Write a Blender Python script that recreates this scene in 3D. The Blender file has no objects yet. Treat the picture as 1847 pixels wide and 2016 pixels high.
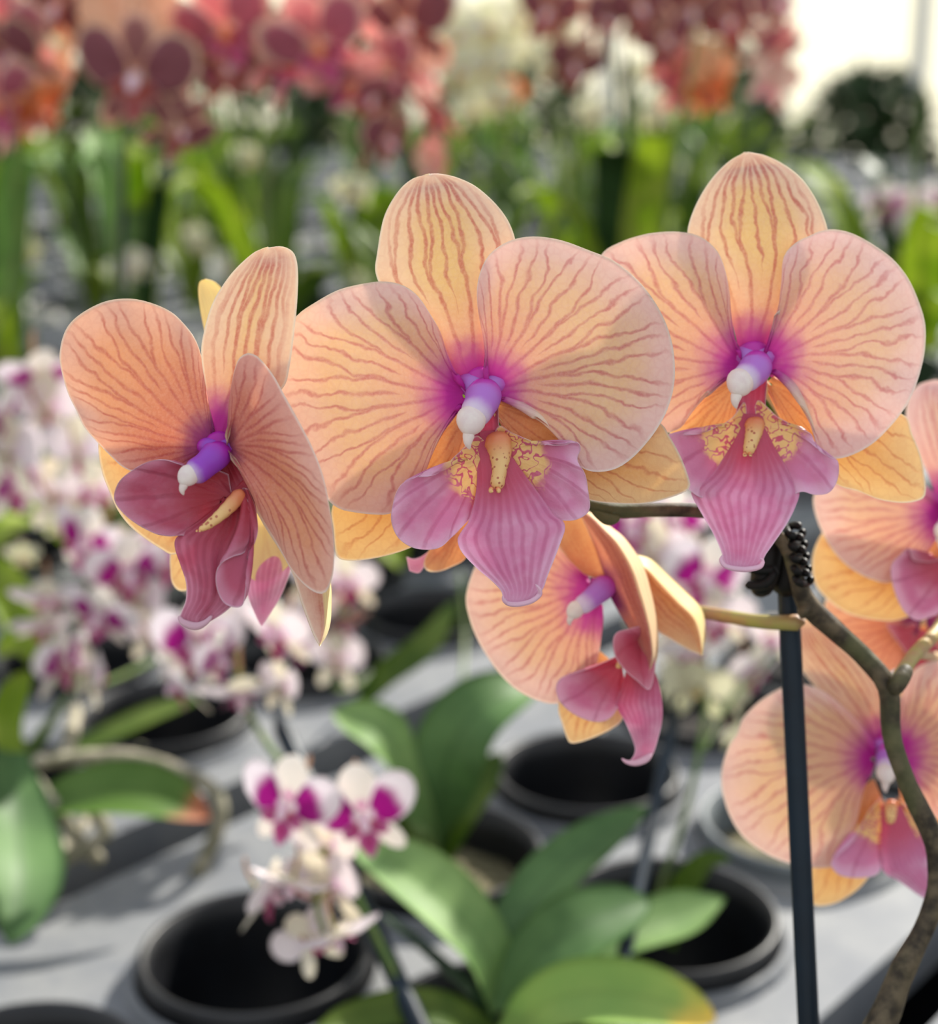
import bpy, math, random
import numpy as np
random.seed(7); RNG = np.random.RandomState(11)
SC = bpy.context.scene; COL = SC.collection
PI = math.pi
# ------------------------------------------------------------------ camera
FPX, CX, CY = 3000.0, 923.5, 1008.0
PITCH = math.radians(16); TZ = 0.85; CAMZ = TZ + 0.42
CP = np.array([0, 0, CAMZ]); RIGHT = np.array([1., 0, 0])
UP = np.array([0, math.sin(PITCH), math.cos(PITCH)]); FWD = np.array([0, math.cos(PITCH), -math.sin(PITCH)])
def P(x, y, d):
    x = np.asarray(x, float); y = np.asarray(y, float); d = np.asarray(d, float)
    a = ((x-CX)/FPX*d)[..., None]; b = (-(y-CY)/FPX*d)[..., None]
    return CP + a*RIGHT + b*UP + d[..., None]*FWD
cam = bpy.data.cameras.new('camera'); camo = bpy.data.objects.new('camera', cam); COL.objects.link(camo)
cam.sensor_fit = 'VERTICAL'; cam.sensor_height = 24; cam.sensor_width = 36; cam.lens = FPX/2016*24
camo.location = CP; camo.rotation_euler = (PI/2-PITCH, 0, 0); SC.camera = camo
cam.clip_start = 0.01; cam.clip_end = 200
cam.dof.use_dof = True; cam.dof.focus_distance = 0.342; cam.dof.aperture_fstop = 6.0
# ------------------------------------------------------------------ objects
WORLD = {}
def tag(o, label=None, cat=None, group=None, kind=None):
    if label: o['label'] = label
    if cat: o['category'] = cat
    if group: o['group'] = group
    if kind: o['kind'] = kind
    return o
def empty(name, loc, label=None, cat=None, group=None, kind=None):
    o = bpy.data.objects.new(name, None); COL.objects.link(o)
    o.location = loc; o.empty_display_size = 0.01; WORLD[o.name] = np.array(loc, float)
    return tag(o, label, cat, group, kind)
def mk(name, V, F, mat, parent=None, origin=None, va=None, vb=None, smooth=True):
    V = np.asarray(V, float).reshape(-1, 3)
    pw = WORLD[parent.name] if parent else np.zeros(3)
    org = np.array(origin, float) if origin is not None else (V.mean(0) if parent is None else pw)
    me = bpy.data.meshes.new(name); me.from_pydata((V-org).tolist(), [], [tuple(f) for f in F])
    for nm, A in (('va', va), ('vb', vb)):
        if A is not None:
            at = me.attributes.new(nm, 'FLOAT_VECTOR', 'POINT'); at.data.foreach_set('vector', np.asarray(A, np.float32).ravel())
    if smooth: me.polygons.foreach_set('use_smooth', [True]*len(me.polygons))
    me.materials.append(mat); me.update()
    o = bpy.data.objects.new(name, me); COL.objects.link(o)
    if parent: o.parent = parent
    o.location = org-pw; WORLD[o.name] = org
    return o
def join(*parts):
    V = []; F = []; A = []; B = []; n = 0
    for p in parts:
        V.append(p[0]); F += [tuple(i+n for i in f) for f in p[1]]; n += len(p[0])
        A.append(p[2] if len(p) > 2 and p[2] is not None else np.zeros((len(p[0]), 3)))
        B.append(p[3] if len(p) > 3 and p[3] is not None else np.zeros((len(p[0]), 3)))
    return np.concatenate(V), F, np.concatenate(A), np.concatenate(B)
def crom(pts, n, closed=False):
    p = np.array([list(q)+[0]*(3-len(q)) for q in pts], float)
    q = np.vstack([2*p[0]-p[1], p, 2*p[-1]-p[-2]]); out = []
    for i in range(len(p)-1):
        a, b, c, d = q[i:i+4]; t = np.linspace(0, 1, 14, endpoint=False)[:, None]
        out.append(.5*((2*b)+(-a+c)*t+(2*a-5*b+4*c-d)*t*t+(-a+3*b-3*c+d)*t**3))
    out = np.vstack(out+[p[-1:]])
    L = np.r_[0, np.cumsum(np.linalg.norm(np.diff(out[:, :2] if np.ptp(out[:, :2]) > 0 else out, axis=0), axis=1)+1e-9)]
    u = np.linspace(0, L[-1], n)
    return np.stack([np.interp(u, L, out[:, k]) for k in range(3)], 1)
def crom3(pts, n):
    p = np.array(pts, float); q = np.vstack([2*p[0]-p[1], p, 2*p[-1]-p[-2]]); out = []
    for i in range(len(p)-1):
        a, b, c, d = q[i:i+4]; t = np.linspace(0, 1, 10, endpoint=False)[:, None]
        out.append(.5*((2*b)+(-a+c)*t+(2*a-5*b+4*c-d)*t*t+(-a+3*b-3*c+d)*t**3))
    out = np.vstack(out+[p[-1:]])
    L = np.r_[0, np.cumsum(np.linalg.norm(np.diff(out[:, :3], axis=0), axis=1)+1e-12)]
    u = np.linspace(0, L[-1], n)
    return np.stack([np.interp(u, L, out[:, k]) for k in range(p.shape[1])], 1)
def sheet(X, N, s, ed, centre, th=0.0006, view=None, thin_base=True):
    """closed two-sided sheet from grid X[i,j]; attributes for the pigment nodes"""
    a, b = X.shape[:2]
    dj = np.gradient(X, axis=1); di = np.gradient(X, axis=0)
    n = np.cross(di, dj); n /= np.linalg.norm(n, axis=2, keepdims=True)+1e-12
    v = view if view is not None else CP
    toward = (v if view is None else X+view*10)-X
    if np.sum(n*toward) < 0: n = -n; flip = True
    else: flip = False
    t = th*np.clip(ed/0.0016, 0.30, 1.0)[..., None]
    Bk = X-n*t
    W = np.linalg.norm(dj, axis=2)/(1/(b-1))/N*1000
    va = np.stack([np.broadcast_to(np.linspace(0, N, b), (a, b)), s, W], 2)
    cd = np.linalg.norm(X-centre, axis=2)*1000
    vb0 = np.stack([ed*1000, cd, np.zeros((a, b))], 2); vb1 = vb0.copy(); vb1[..., 2] = 1
    idx = np.arange(a*b).reshape(a, b); F = []
    q = np.stack([idx[:-1, :-1], idx[1:, :-1], idx[1:, 1:], idx[:-1, 1:]], -1).reshape(-1, 4)
    if flip: q = q[:, ::-1]
    F = q.tolist(); F += (q[:, ::-1]+a*b).tolist()
    loop = np.r_[idx[0, :], idx[1:, -1], idx[-1, ::-1][1:], idx[::-1, 0][1:]]
    for i in range(len(loop)-1):
        f = [loop[i], loop[i+1], loop[i+1]+a*b, loop[i]+a*b]; F.append(f if flip else f[::-1])
    V = np.vstack([X.reshape(-1, 3), Bk.reshape(-1, 3)])
    return V, F, np.vstack([va.reshape(-1, 3)]*2), np.vstack([vb0.reshape(-1, 3), vb1.reshape(-1, 3)])
def fan(M, base, outline, centre, N=14, vf=.66, res=(44, 110), bend=0.25, cup=0, roll=0, ruff=0, rf=9, th=.0006, view=None, s0=.03):
    ns, nt = res; O = crom(outline, nt); B = np.array(list(base)+[0]*(3-len(base)), float)
    O2 = O[:, :2]-B[:2]; A = O2.mean(0); A /= np.linalg.norm(A)
    R = np.linalg.norm(O2, axis=1)[:, None]
    an = np.unwrap(np.arctan2(O2[:, 1], O2[:, 0])); big = np.where(R[:, 0] > .16*R.max())[0]; i0, i1 = big[0], big[-1]
    tt = np.linspace(0, 1, nt); ph = np.interp(tt, [0, 1], [an[i0], an[i1]]); ph = ph*.7+an*.3
    wt = np.clip(np.minimum(tt, 1-tt)*12, 0, 1)[:, None]*.85
    D_ = np.stack([np.cos(ph), np.sin(ph)], 1)
    C = B[:2]+.5*(O2*(1-wt)+D_*R*wt)
    s = np.linspace(s0, 1, ns)[:, None, None]
    XY = (1-s)**2*B[:2]+2*s*(1-s)*C[None]+s**2*O[None, :, :2]
    s = s[..., 0]; t = np.linspace(0, 1, nt)[None, :]
    z = B[2]*(1-s)+O[None, :, 2]*s-cup*np.sin(PI*s)+roll*s**5
    z = z+ruff*s**2.5*(np.sin(t*rf*2*PI+base[0])+.5*np.sin(t*rf*3.7+base[1]))
    X = M(XY[..., 0], XY[..., 1], z)
    ed = np.linalg.norm(X-X[-1:, :], axis=2)
    side = np.minimum(np.linalg.norm(X-X[:, :1], axis=2), np.linalg.norm(X-X[:, -1:], axis=2))
    return sheet(X, max(3, round(N*vf)), np.broadcast_to(s, z.shape), np.minimum(ed, side), centre, th, view)
def strip(M, L, R, centre, N=9, res=(70, 36), cup=0, prof=None, th=.0006, view=None, ruff=0, sunlit_v=None, lipmid=False):
    nu, nv = res; l = crom(L, nu)[:, None]; r = crom(R, nu)[:, None]
    v = np.linspace(0, 1, nv)[None, :, None]; X0 = l*(1-v)+r*v; u = np.linspace(0, 1, nu)[:, None]
    vv = v[..., 0]; z = X0[..., 2]-cup*4*vv*(1-vv)*np.sin(PI*np.clip(u*1.15, 0, 1))**.6
    if prof is not None: z = z+np.interp(vv, prof[0], prof[1])*np.sin(PI*np.clip(u, .0, .97))**.5
    z = z+ruff*np.sin(u*11+vv*3)*np.abs(vv-.5)*2
    X = M(X0[..., 0], X0[..., 1], z)
    ed = np.minimum(np.linalg.norm(X-X[:, :1], axis=2), np.linalg.norm(X-X[:, -1:], axis=2))
    ed = np.minimum(ed, np.linalg.norm(X-X[-1:, :], axis=2))
    if lipmid: ed = ed+.004*(1-np.clip((u-.5)/.12, 0, 1))
    D = sheet(X, N, np.broadcast_to(u, z.shape), ed, centre, th, view)
    if sunlit_v is not None: q = D[3].reshape(2, nu, nv, 3); q[0, :, :, 2] = np.clip((vv-sunlit_v)*40, 0, 1)  # front past this width takes the back colour, painting a sunlit margin
    return D
def tube(pts, n=40, seg=14, round_end=True, bump=0, flat=None):
    """pts rows x,y,z,r in metres (world)"""
    C = crom3(pts, n); X = C[:, :3]; r = C[:, 3].copy()
    if round_end:
        L = np.r_[0, np.cumsum(np.linalg.norm(np.diff(X, axis=0), axis=1))]
        for k in (0, 1):
            d = L if k == 0 else L[-1]-L
            q = np.clip(d/(r+1e-9), 0, 1); r = r*np.sqrt(np.clip(1-(1-q)**2, .02, 1))
    T = np.gradient(X, axis=0); T /= np.linalg.norm(T, axis=1, keepdims=True)+1e-12
    ref = np.array([0.3, 0.2, 0.9]) if abs(T[0] @ [0.3, 0.2, 0.9]) < .85 else np.array([1., 0, 0])
    V = []; a0 = np.cross(T[0], ref); a0 /= np.linalg.norm(a0)
    for i in range(n):
        a0 = a0-T[i]*(a0 @ T[i]); a0 /= np.linalg.norm(a0); b0 = np.cross(T[i], a0)
        th = np.linspace(0, 2*PI, seg, endpoint=False)[:, None]
        rr = r[i]*(1+bump*np.sin(th*3+i*.7)*np.sin(i*.9))
        V.append(X[i]+rr*(np.cos(th)*a0+np.sin(th)*b0))
    V = np.vstack(V); F = []
    for i in range(n-1):
        for j in range(seg):
            k = (j+1) % seg; F.append((i*seg+j, i*seg+k, (i+1)*seg+k, (i+1)*seg+j))
    F.append(tuple(range(seg))[::-1]); F.append(tuple((n-1)*seg+j for j in range(seg)))
    L = np.repeat(np.linspace(0, 1, n), seg)
    va = np.stack([np.tile(np.linspace(0, 1, seg), n), L, np.ones_like(L)], 1)
    return V, F, va, np.zeros_like(va)
def ball(c, r, n=14, m=20, rot=None, pinch=0):
    u = np.linspace(0, PI, n)[:, None]; w = np.linspace(0, 2*PI, m, endpoint=False)[None]
    X = np.stack([np.sin(u)*np.cos(w), np.sin(u)*np.sin(w), np.cos(u)*np.ones_like(w)], -1)
    X[..., :2] *= (1-pinch*(X[..., 2:3]*.5+.5)**2)
    X = X.reshape(-1, 3)*np.array(r)
    if rot is not None: X = X @ np.array(rot).T
    V = X+np.array(c); F = [(i*m+j, (i+1)*m+j, (i+1)*m+(j+1) % m, i*m+(j+1) % m) for i in range(n-1) for j in range(m)]
    return V, F
def lathe(prof, c=(0, 0, 0), seg=40):
    prof = np.array(prof, float); n = len(prof); w = np.linspace(0, 2*PI, seg, endpoint=False)
    V = np.stack([prof[:, 0:1]*np.cos(w), prof[:, 0:1]*np.sin(w), prof[:, 1:2]*np.ones_like(w)], -1).reshape(-1, 3)+np.array(c)
    F = [(i*seg+j, i*seg+(j+1) % seg, (i+1)*seg+(j+1) % seg, (i+1)*seg+j) for i in range(n-1) for j in range(seg)]
    return V, F
def box(x0, x1, y0, y1, z0, z1):
    V = np.array([(x, y, z) for x in (x0, x1) for y in (y0, y1) for z in (z0, z1)], float)
    return V, [(0, 1, 3, 2), (4, 6, 7, 5), (0, 4, 5, 1), (2, 3, 7, 6), (0, 2, 6, 4), (1, 5, 7, 3)]
def leafmesh(path, widths, up, N=8, n=30, m=9, fold=.25, th=.0012, wav=0, tipr=.5):
    """strap leaf along a 3-D path; up = rough surface normal"""
    C = crom3([list(p)+[w] for p, w in zip(path, widths)], n); X = C[:, :3]; w = C[:, 3]
    T = np.gradient(X, axis=0); T /= np.linalg.norm(T, axis=1, keepdims=True)
    up = np.array(up, float); S = np.cross(T, up); S /= np.linalg.norm(S, axis=1, keepdims=True); Nn = np.cross(S, T)
    v = np.linspace(-1, 1, m)
    u = np.linspace(0, 1, n)
    w = w*np.sqrt(np.clip(1-np.clip((u-(1-.30*tipr))/(.30*tipr), 0, 1)**2, .0012, 1))
    G = X[:, None]+S[:, None]*(w[:, None]*v[None])[..., None]*.5*math.cos(fold)+Nn[:, None]*((np.abs(v)[None]**1.4*w[:, None]*.5*math.sin(fold))+wav*np.sin(u*7)[:, None]*v[None])[..., None]
    ed = (1-np.abs(v))[None]*w[:, None]*.5
    return sheet(G, N, np.broadcast_to(u[:, None], (n, m)), ed, X[0], th, view=np.array(up))
# ------------------------------------------------------------------ materials
def lin(c):
    return tuple(((x/255)/12.92 if x/255 <= .04045 else ((x/255+.055)/1.055)**2.4) for x in c)+(1,)
class NT:
    def __init__(s, name):
        s.m = bpy.data.materials.new(name); s.m.use_nodes = True; s.t = s.m.node_tree; s.t.nodes.clear()
        s.out = s.t.nodes.new('ShaderNodeOutputMaterial')
    def n(s, ty, **k):
        o = s.t.nodes.new(ty)
        for a, b in k.items(): setattr(o, a, b)
        return o
    def l(s, a, b): s.t.links.new(a, b)
    def math(s, op, *a, clamp=False):
        o = s.n('ShaderNodeMath', operation=op); o.use_clamp = clamp
        for i, x in enumerate(a):
            if isinstance(x, (int, float)): o.inputs[i].default_value = x
            else: s.l(x, o.inputs[i])
        return o.outputs[0]
    def ss(s, x, a, b, lo=0., hi=1.):
        o = s.n('ShaderNodeMapRange', interpolation_type='SMOOTHSTEP')
        s.l(x, o.inputs[0])
        for i, q in ((1, a), (2, b)):
            if isinstance(q, (int, float)): o.inputs[i].default_value = q
            else: s.l(q, o.inputs[i])
        o.inputs[3].default_value = lo; o.inputs[4].default_value = hi
        return o.outputs[0]
    def mix(s, f, a, b, mode='MIX'):
        o = s.n('ShaderNodeMix', data_type='RGBA', blend_type=mode)
        if isinstance(f, (int, float)): o.inputs[0].default_value = f
        else: s.l(f, o.inputs[0])
        for i, q in ((6, a), (7, b)):
            if isinstance(q, tuple): o.inputs[i].default_value = q
            else: s.l(q, o.inputs[i])
        return o.outputs[2]
    def noise(s, scale, vec=None, detail=3, dist=0, rough=.55):
        o = s.n('ShaderNodeTexNoise'); o.inputs['Scale'].default_value = scale; o.inputs['Detail'].default_value = detail
        o.inputs['Distortion'].default_value = dist; o.inputs['Roughness'].default_value = rough
        s.l(vec if vec is not None else s.pos(), o.inputs['Vector']); return o.outputs[0]
    def pos(s):
        if not hasattr(s, '_p'): s._p = s.n('ShaderNodeTexCoord').outputs['Object']
        return s._p
    def attr(s, nm):
        a = s.n('ShaderNodeAttribute', attribute_name=nm); x = s.n('ShaderNodeSeparateXYZ'); s.l(a.outputs['Vector'], x.inputs[0]); return x.outputs
    def leafy(s, col, trans=.4, rough=.5, tcol=None, bump=None, bstr=.2, bdist=.0003, spec=.35, sheen=0):
        b = s.n('ShaderNodeBsdfPrincipled'); s.l(col, b.inputs['Base Color']); b.inputs['Roughness'].default_value = rough
        b.inputs['Specular IOR Level'].default_value = spec; b.inputs['Sheen Weight'].default_value = sheen
        b.inputs['Sheen Roughness'].default_value = .4
        t = s.n('ShaderNodeBsdfTranslucent'); s.l(tcol if tcol is not None else col, t.inputs[0])
        m = s.n('ShaderNodeMixShader'); m.inputs[0].default_value = trans; s.l(b.outputs[0], m.inputs[1]); s.l(t.outputs[0], m.inputs[2])
        if bump is not None:
            u = s.n('ShaderNodeBump'); u.inputs['Strength'].default_value = bstr; u.inputs['Distance'].default_value = bdist
            s.l(bump, u.inputs['Height']); s.l(u.outputs[0], b.inputs['Normal']); s.l(u.outputs[0], t.inputs['Normal'])
        s.l(m.outputs[0], s.out.inputs[0]); return s.m
def veins(k, w=(.12, .50), forks=True, wig=.42, wsc=120):
    """distance-based forking vein network in petal coordinates -> line mask"""
    A = k.attr('va'); B = k.attr('vb')
    n1 = k.noise(wsc, detail=3); x = k.math('ADD', A[0], k.math('MULTIPLY', k.math('SUBTRACT', n1, .5), wig*2))
    p = k.math('MULTIPLY', k.math('ABSOLUTE', k.math('SUBTRACT', k.math('FRACT', x), .5)), 2.)
    n2 = k.noise(60, detail=1); s = k.math('ADD', A[1], k.math('MULTIPLY', k.math('SUBTRACT', n2, .5), .5))
    hw = k.math('MULTIPLY', A[2], .5)
    if forks:
        q = k.math('MULTIPLY', k.ss(s, .34, 1.02), .52)
        d1 = k.math('MULTIPLY', k.math('ABSOLUTE', k.math('SUBTRACT', p, q)), hw)
        d2 = k.math('ADD', k.math('MULTIPLY', k.math('SUBTRACT', 1., p), hw), k.ss(s, .2, .42, 1.2, 0.))
        d = k.math('MINIMUM', d1, d2)
    else: d = k.math('MULTIPLY', p, hw)
    line = k.ss(d, w[0], w[1], 1., 0.)
    thick = k.ss(k.noise(300, detail=2), .25, .7, .6, 1.)
    return A, B, k.math('MULTIPLY', line, thick)
def petal_mat(name, mid, rim, vein, base, back, deep, trans=.42, cdr=(5.5, 16.), vstr=.75, rimw=(1.0, 14.), w=(.05, .70), tint=None, wig=.30):
    k = NT(name); A, B, ln = veins(k, w, wig=wig)
    n = k.noise(90, detail=4)
    f = k.ss(k.math('ADD', B[0], k.math('MULTIPLY', k.math('SUBTRACT', n, .5), 9.)), rimw[0], rimw[1], 1., 0.)
    c = k.mix(f, lin(mid), lin(rim))
    c = k.mix(k.ss(B[1], 9., 30., .65, 0.), c, lin(deep))               # flush of rose around the heart
    v = k.n('ShaderNodeTexVoronoi', feature='DISTANCE_TO_EDGE'); v.inputs['Scale'].default_value = 480; k.l(k.pos(), v.inputs['Vector'])
    ret = k.ss(v.outputs['Distance'], .0, .22, .08, 0.)
    c = k.mix(ret, c, lin(vein))
    fade = k.math('MULTIPLY', k.ss(B[0], .3, 5.5, .12, 1.), vstr)
    c = k.mix(k.math('MULTIPLY', ln, fade), c, lin(vein))
    g = k.noise(1500, detail=2, rough=.7)
    c = k.mix(k.ss(g, .38, .72, 0., .22), c, lin(rim))                   # fine papillae speckle
    rim_glow = k.math('MULTIPLY', k.ss(B[0], .1, .8, .9, 0.), k.ss(B[1], 10., 20.))
    c = k.mix(rim_glow, c, lin((255, 244, 236)))                             # sunlit rim glow painted into the margin colour
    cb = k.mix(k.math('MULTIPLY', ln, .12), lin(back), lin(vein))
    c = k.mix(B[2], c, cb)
    if base:
        cdn = k.math('ADD', B[1], k.math('MULTIPLY', k.math('SUBTRACT', k.noise(240, detail=2), .5), 7.))
        c = k.mix(k.ss(cdn, cdr[0], cdr[1], 1., 0.), c, lin(base))
    h = k.math('ADD', k.math('MULTIPLY', g, .5), k.math('MULTIPLY', ln, -.6))
    tc = k.mix(.3, c, lin(back))
    return k.leafy(c, trans, .52, tc, h, .35, .00035, .3, .15)
M_PET = petal_mat('peach_petal', (243, 209, 166), (246, 216, 212), (198, 88, 108), (204, 30, 168), (250, 232, 210), (238, 156, 140))
M_PETP = petal_mat('pink_peach_petal', (244, 208, 176), (250, 220, 222), (206, 104, 122), (200, 30, 166), (250, 234, 212), (244, 172, 150))
M_PETSH = petal_mat('rosy_shaded_peach_petal', (234, 172, 138), (242, 198, 186), (186, 72, 86), (140, 14, 116), (250, 226, 184), (204, 88, 82), cdr=(3., 11.), vstr=.75)  # rosier peach, also darkened to paint the left flower's shade
M_SEP = petal_mat('apricot_sepal', (240, 204, 150), (246, 216, 204), (196, 82, 96), (196, 34, 160), (252, 240, 190), (236, 150, 124), vstr=.85, w=(.16, .7), wig=.3)
M_SEPL = petal_mat('orange_sepal', (240, 186, 128), (246, 210, 166), (200, 88, 76), None, (252, 238, 180), (226, 106, 80), vstr=.65)
def lip_mat(name, mid, edge, throat, stripe, mark=True, sc=1.):
    k = NT(name); A, B, ln = veins(k, (.15, .8), forks=False, wig=.22)
    c = k.mix(k.ss(B[0], .2, 4.5, 1., 0.), lin(mid), lin(edge))
    c = k.mix(k.ss(k.noise(110, detail=3), .42, .66, 0., .55), c, lin(edge))
    c = k.mix(k.math('MULTIPLY', ln, .42), c, lin(stripe))
    c = k.mix(k.ss(B[1], 6.*sc, 17.*sc, .85, 0.), c, lin(throat))
    if mark:
        nz = k.noise(430, detail=1.2, dist=.6)
        m = k.math('MULTIPLY', k.ss(k.math('ABSOLUTE', k.math('SUBTRACT', nz, .5)), .022, .055, 0., 1.), k.ss(k.math('ADD', B[1], k.math('MULTIPLY', k.noise(200), 8.)), 14., 17., 1., 0.))
        m = k.math('MULTIPLY', m, k.math('GREATER_THAN', A[0], 50.))
        c = k.mix(m, c, lin((254, 220, 150)))
    h = k.math('ADD', k.noise(1300, detail=2), k.math('MULTIPLY', ln, -.8))
    c = k.mix(k.ss(B[0], 0., .5, .6, 0.), c, lin((250, 225, 238)))
    return k.leafy(c, .35, .42, c, h, .35, .0004, .4, .1)
M_LIP = lip_mat('mauve_lip', (230, 148, 190), (244, 198, 226), (216, 88, 116), (192, 70, 128))
M_LIPN = lip_mat('plain_mauve_lip', (224, 130, 172), (244, 190, 216), (200, 66, 88), (186, 64, 118), mark=False)
M_LIPD = lip_mat('rose_lip', (204, 96, 126), (222, 150, 176), (190, 56, 70), (156, 40, 74), mark=False)
def simple(name, c, rough=.5, c2=None, nsc=30, trans=0, bstr=0, spec=.5, metal=0, contrast=(.35, .65), bsc=None):
    k = NT(name)
    if c2: col = k.mix(k.ss(k.noise(nsc, detail=4), contrast[0], contrast[1]), lin(c), lin(c2))
    else: col = k.mix(0., lin(c), lin(c))
    return k.leafy(col, trans, rough, col, k.noise(bsc or nsc*4, detail=4) if bstr else None, bstr, .001, spec)
def column_mat(nm='purple_column', c0=(214, 60, 186), c1=(200, 130, 226), a=.62, e=.92):
    k = NT(nm); A = k.attr('va')
    n = k.math('ADD', A[1], k.math('MULTIPLY', k.math('SUBTRACT', k.noise(300), .5), .12))
    c = k.mix(k.ss(n, .05, .5), lin(c0), lin(c1))
    c = k.mix(k.ss(n, a, e), c, lin((242, 226, 246)))
    return k.leafy(c, .3, .35, c, None, spec=.5)
M_COL = column_mat(); M_COLV = column_mat('violet_column', (196, 34, 180), (170, 78, 214), .80, 1.0)
M_CAP = simple('cream_anther', (244, 230, 226), .35, (252, 244, 236), 300, .3)
M_CALS = None
def callus_mat():
    k = NT('spotted_callus'); v = k.n('ShaderNodeTexVoronoi'); v.inputs['Scale'].default_value = 900; k.l(k.pos(), v.inputs['Vector'])
    A = k.attr('va'); sp = k.math('MULTIPLY', k.ss(v.outputs[0], .22, .34, 1., 0.), k.ss(A[1], .25, .5))
    c = k.mix(k.math('MULTIPLY', sp, .8), k.mix(k.ss(A[1], .1, .6), lin((236, 140, 96)), lin((246, 206, 140))), lin((176, 70, 60)))
    return k.leafy(c, .2, .35, c, None, spec=.5)
M_CAL = callus_mat()
def bark_stem():
    k = NT('woody_stem'); n = k.noise(220, detail=5); c = k.mix(k.ss(n, .3, .7), lin((40, 33, 24)), lin((98, 86, 66)))
    c = k.mix(k.ss(k.noise(70, detail=2), .5, .7, 0., .6), c, lin((90, 92, 56)))
    return k.leafy(c, .0, .6, c, n, .5, .0008, .3)
M_STEM = bark_stem()
M_PED = simple('green_pedicel', (166, 164, 84), .45, (176, 130, 96), 60, .1)
M_PEDR = simple('pale_pedicel', (214, 190, 150), .45, (198, 150, 130), 60, .2)
M_STAKE = simple('dark_teal_plastic', (8, 24, 36), .45, (12, 32, 46), 40, spec=.3)
M_CLIP = simple('black_clip_plastic', (8, 8, 9), .5, (20, 16, 14), 200, spec=.25)
def leaf_mat(name, a, b, vein, tip=None, trans=.3):
    k = NT(name); A = k.attr('va'); B = k.attr('vb')
    c = k.mix(k.ss(k.noise(25, detail=4), .3, .7), lin(a), lin(b))
    c = k.mix(k.ss(k.math('ABSOLUTE', k.math('SUBTRACT', A[0], 4.)), .0, .5, .5, 0.), c, lin(vein))
    if tip:
        t = k.math('ADD', A[1], k.math('MULTIPLY', k.math('SUBTRACT', k.noise(50, detail=3), .5), .35))
        c = k.mix(k.ss(t, .78, .95), c, lin(tip))
    return k.leafy(c, trans, .52, c, k.noise(300, detail=3), .2, .0005, .3)
M_LEAF = leaf_mat('green_leaf', (74, 108, 58), (100, 136, 78), (60, 90, 46))
M_LEAFP = leaf_mat('pale_green_leaf', (118, 154, 88), (150, 182, 112), (100, 132, 70), trans=.4)
M_LEAFY = leaf_mat('yellow_tipped_leaf', (140, 176, 90), (164, 190, 100), (128, 158, 76), (236, 208, 96), trans=.35)
M_LEAFD = leaf_mat('dark_green_leaf', (28, 54, 22), (44, 74, 34), (30, 56, 24), trans=.15)
M_LEAFR = leaf_mat('bronze_edged_leaf', (84, 118, 46), (100, 132, 60), (76, 104, 40), (190, 120, 86), trans=.3)
M_LEAFB = leaf_mat('bright_backlit_leaf', (138, 168, 34), (186, 200, 92), (112, 138, 34), trans=.6)
M_LEAFM = leaf_mat('mid_green_leaf', (74, 104, 34), (120, 142, 62), (64, 86, 34), trans=.45)
M_ROOT = simple('silvery_root', (170, 162, 140), .7, (110, 108, 84), 90, bstr=.3)
M_POT = simple('black_pot_plastic', (11, 12, 16), .45, (16, 18, 23), 60, bstr=.05)
M_POTG = simple('grey_pot_plastic', (96, 102, 106), .5, (110, 116, 118), 60)
M_POTW = simple('white_pot_plastic', (214, 210, 200), .5, (196, 194, 186), 60)
M_BARKD = simple('dark_bark_mix', (24, 22, 22), .9, (54, 46, 38), 220, bstr=.6)
M_MOSS = simple('brown_moss', (120, 112, 84), .9, (84, 80, 52), 160, bstr=.6)
def tray_mat():
    k = NT('grey_tray_plastic'); n = k.noise(14, detail=6, rough=.65)
    c = k.mix(k.ss(n, .3, .7), lin((112, 115, 120)), lin((136, 137, 137)))
    c = k.mix(k.ss(k.noise(60, detail=4), .55, .75, 0., .35), c, lin((92, 98, 110)))
    return k.leafy(c, 0., .6, c, k.noise(400, detail=3), .2, .0006, .3)
M_TRAY = tray_mat()
M_BENCH = simple('dark_bench', (8, 9, 12), .9, (14, 15, 18), 12, spec=.1)
M_FLOOR = simple('grey_floor', (96, 100, 104), .8, (120, 122, 122), 3, bstr=.2)
M_HEDGE = simple('dark_hedge_leaves', (34, 56, 28), .6, (60, 86, 40), 6, trans=.25)
M_WPOST = simple('white_painted_steel', (236, 234, 226), .4, (228, 226, 220), 5)
M_GLAZE = NT('hazy_glazing')
_k = M_GLAZE; _t = _k.n('ShaderNodeBsdfTranslucent'); _t.inputs[0].default_value = lin((246, 244, 232)); _d = _k.n('ShaderNodeBsdfDiffuse'); _d.inputs[0].default_value = lin((240, 238, 228))
_m = _k.n('ShaderNodeMixShader'); _m.inputs[0].default_value = .75; _k.l(_d.outputs[0], _m.inputs[1]); _k.l(_t.outputs[0], _m.inputs[2]); _k.l(_m.outputs[0], _k.out.inputs[0]); M_GLAZE = _k.m
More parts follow.
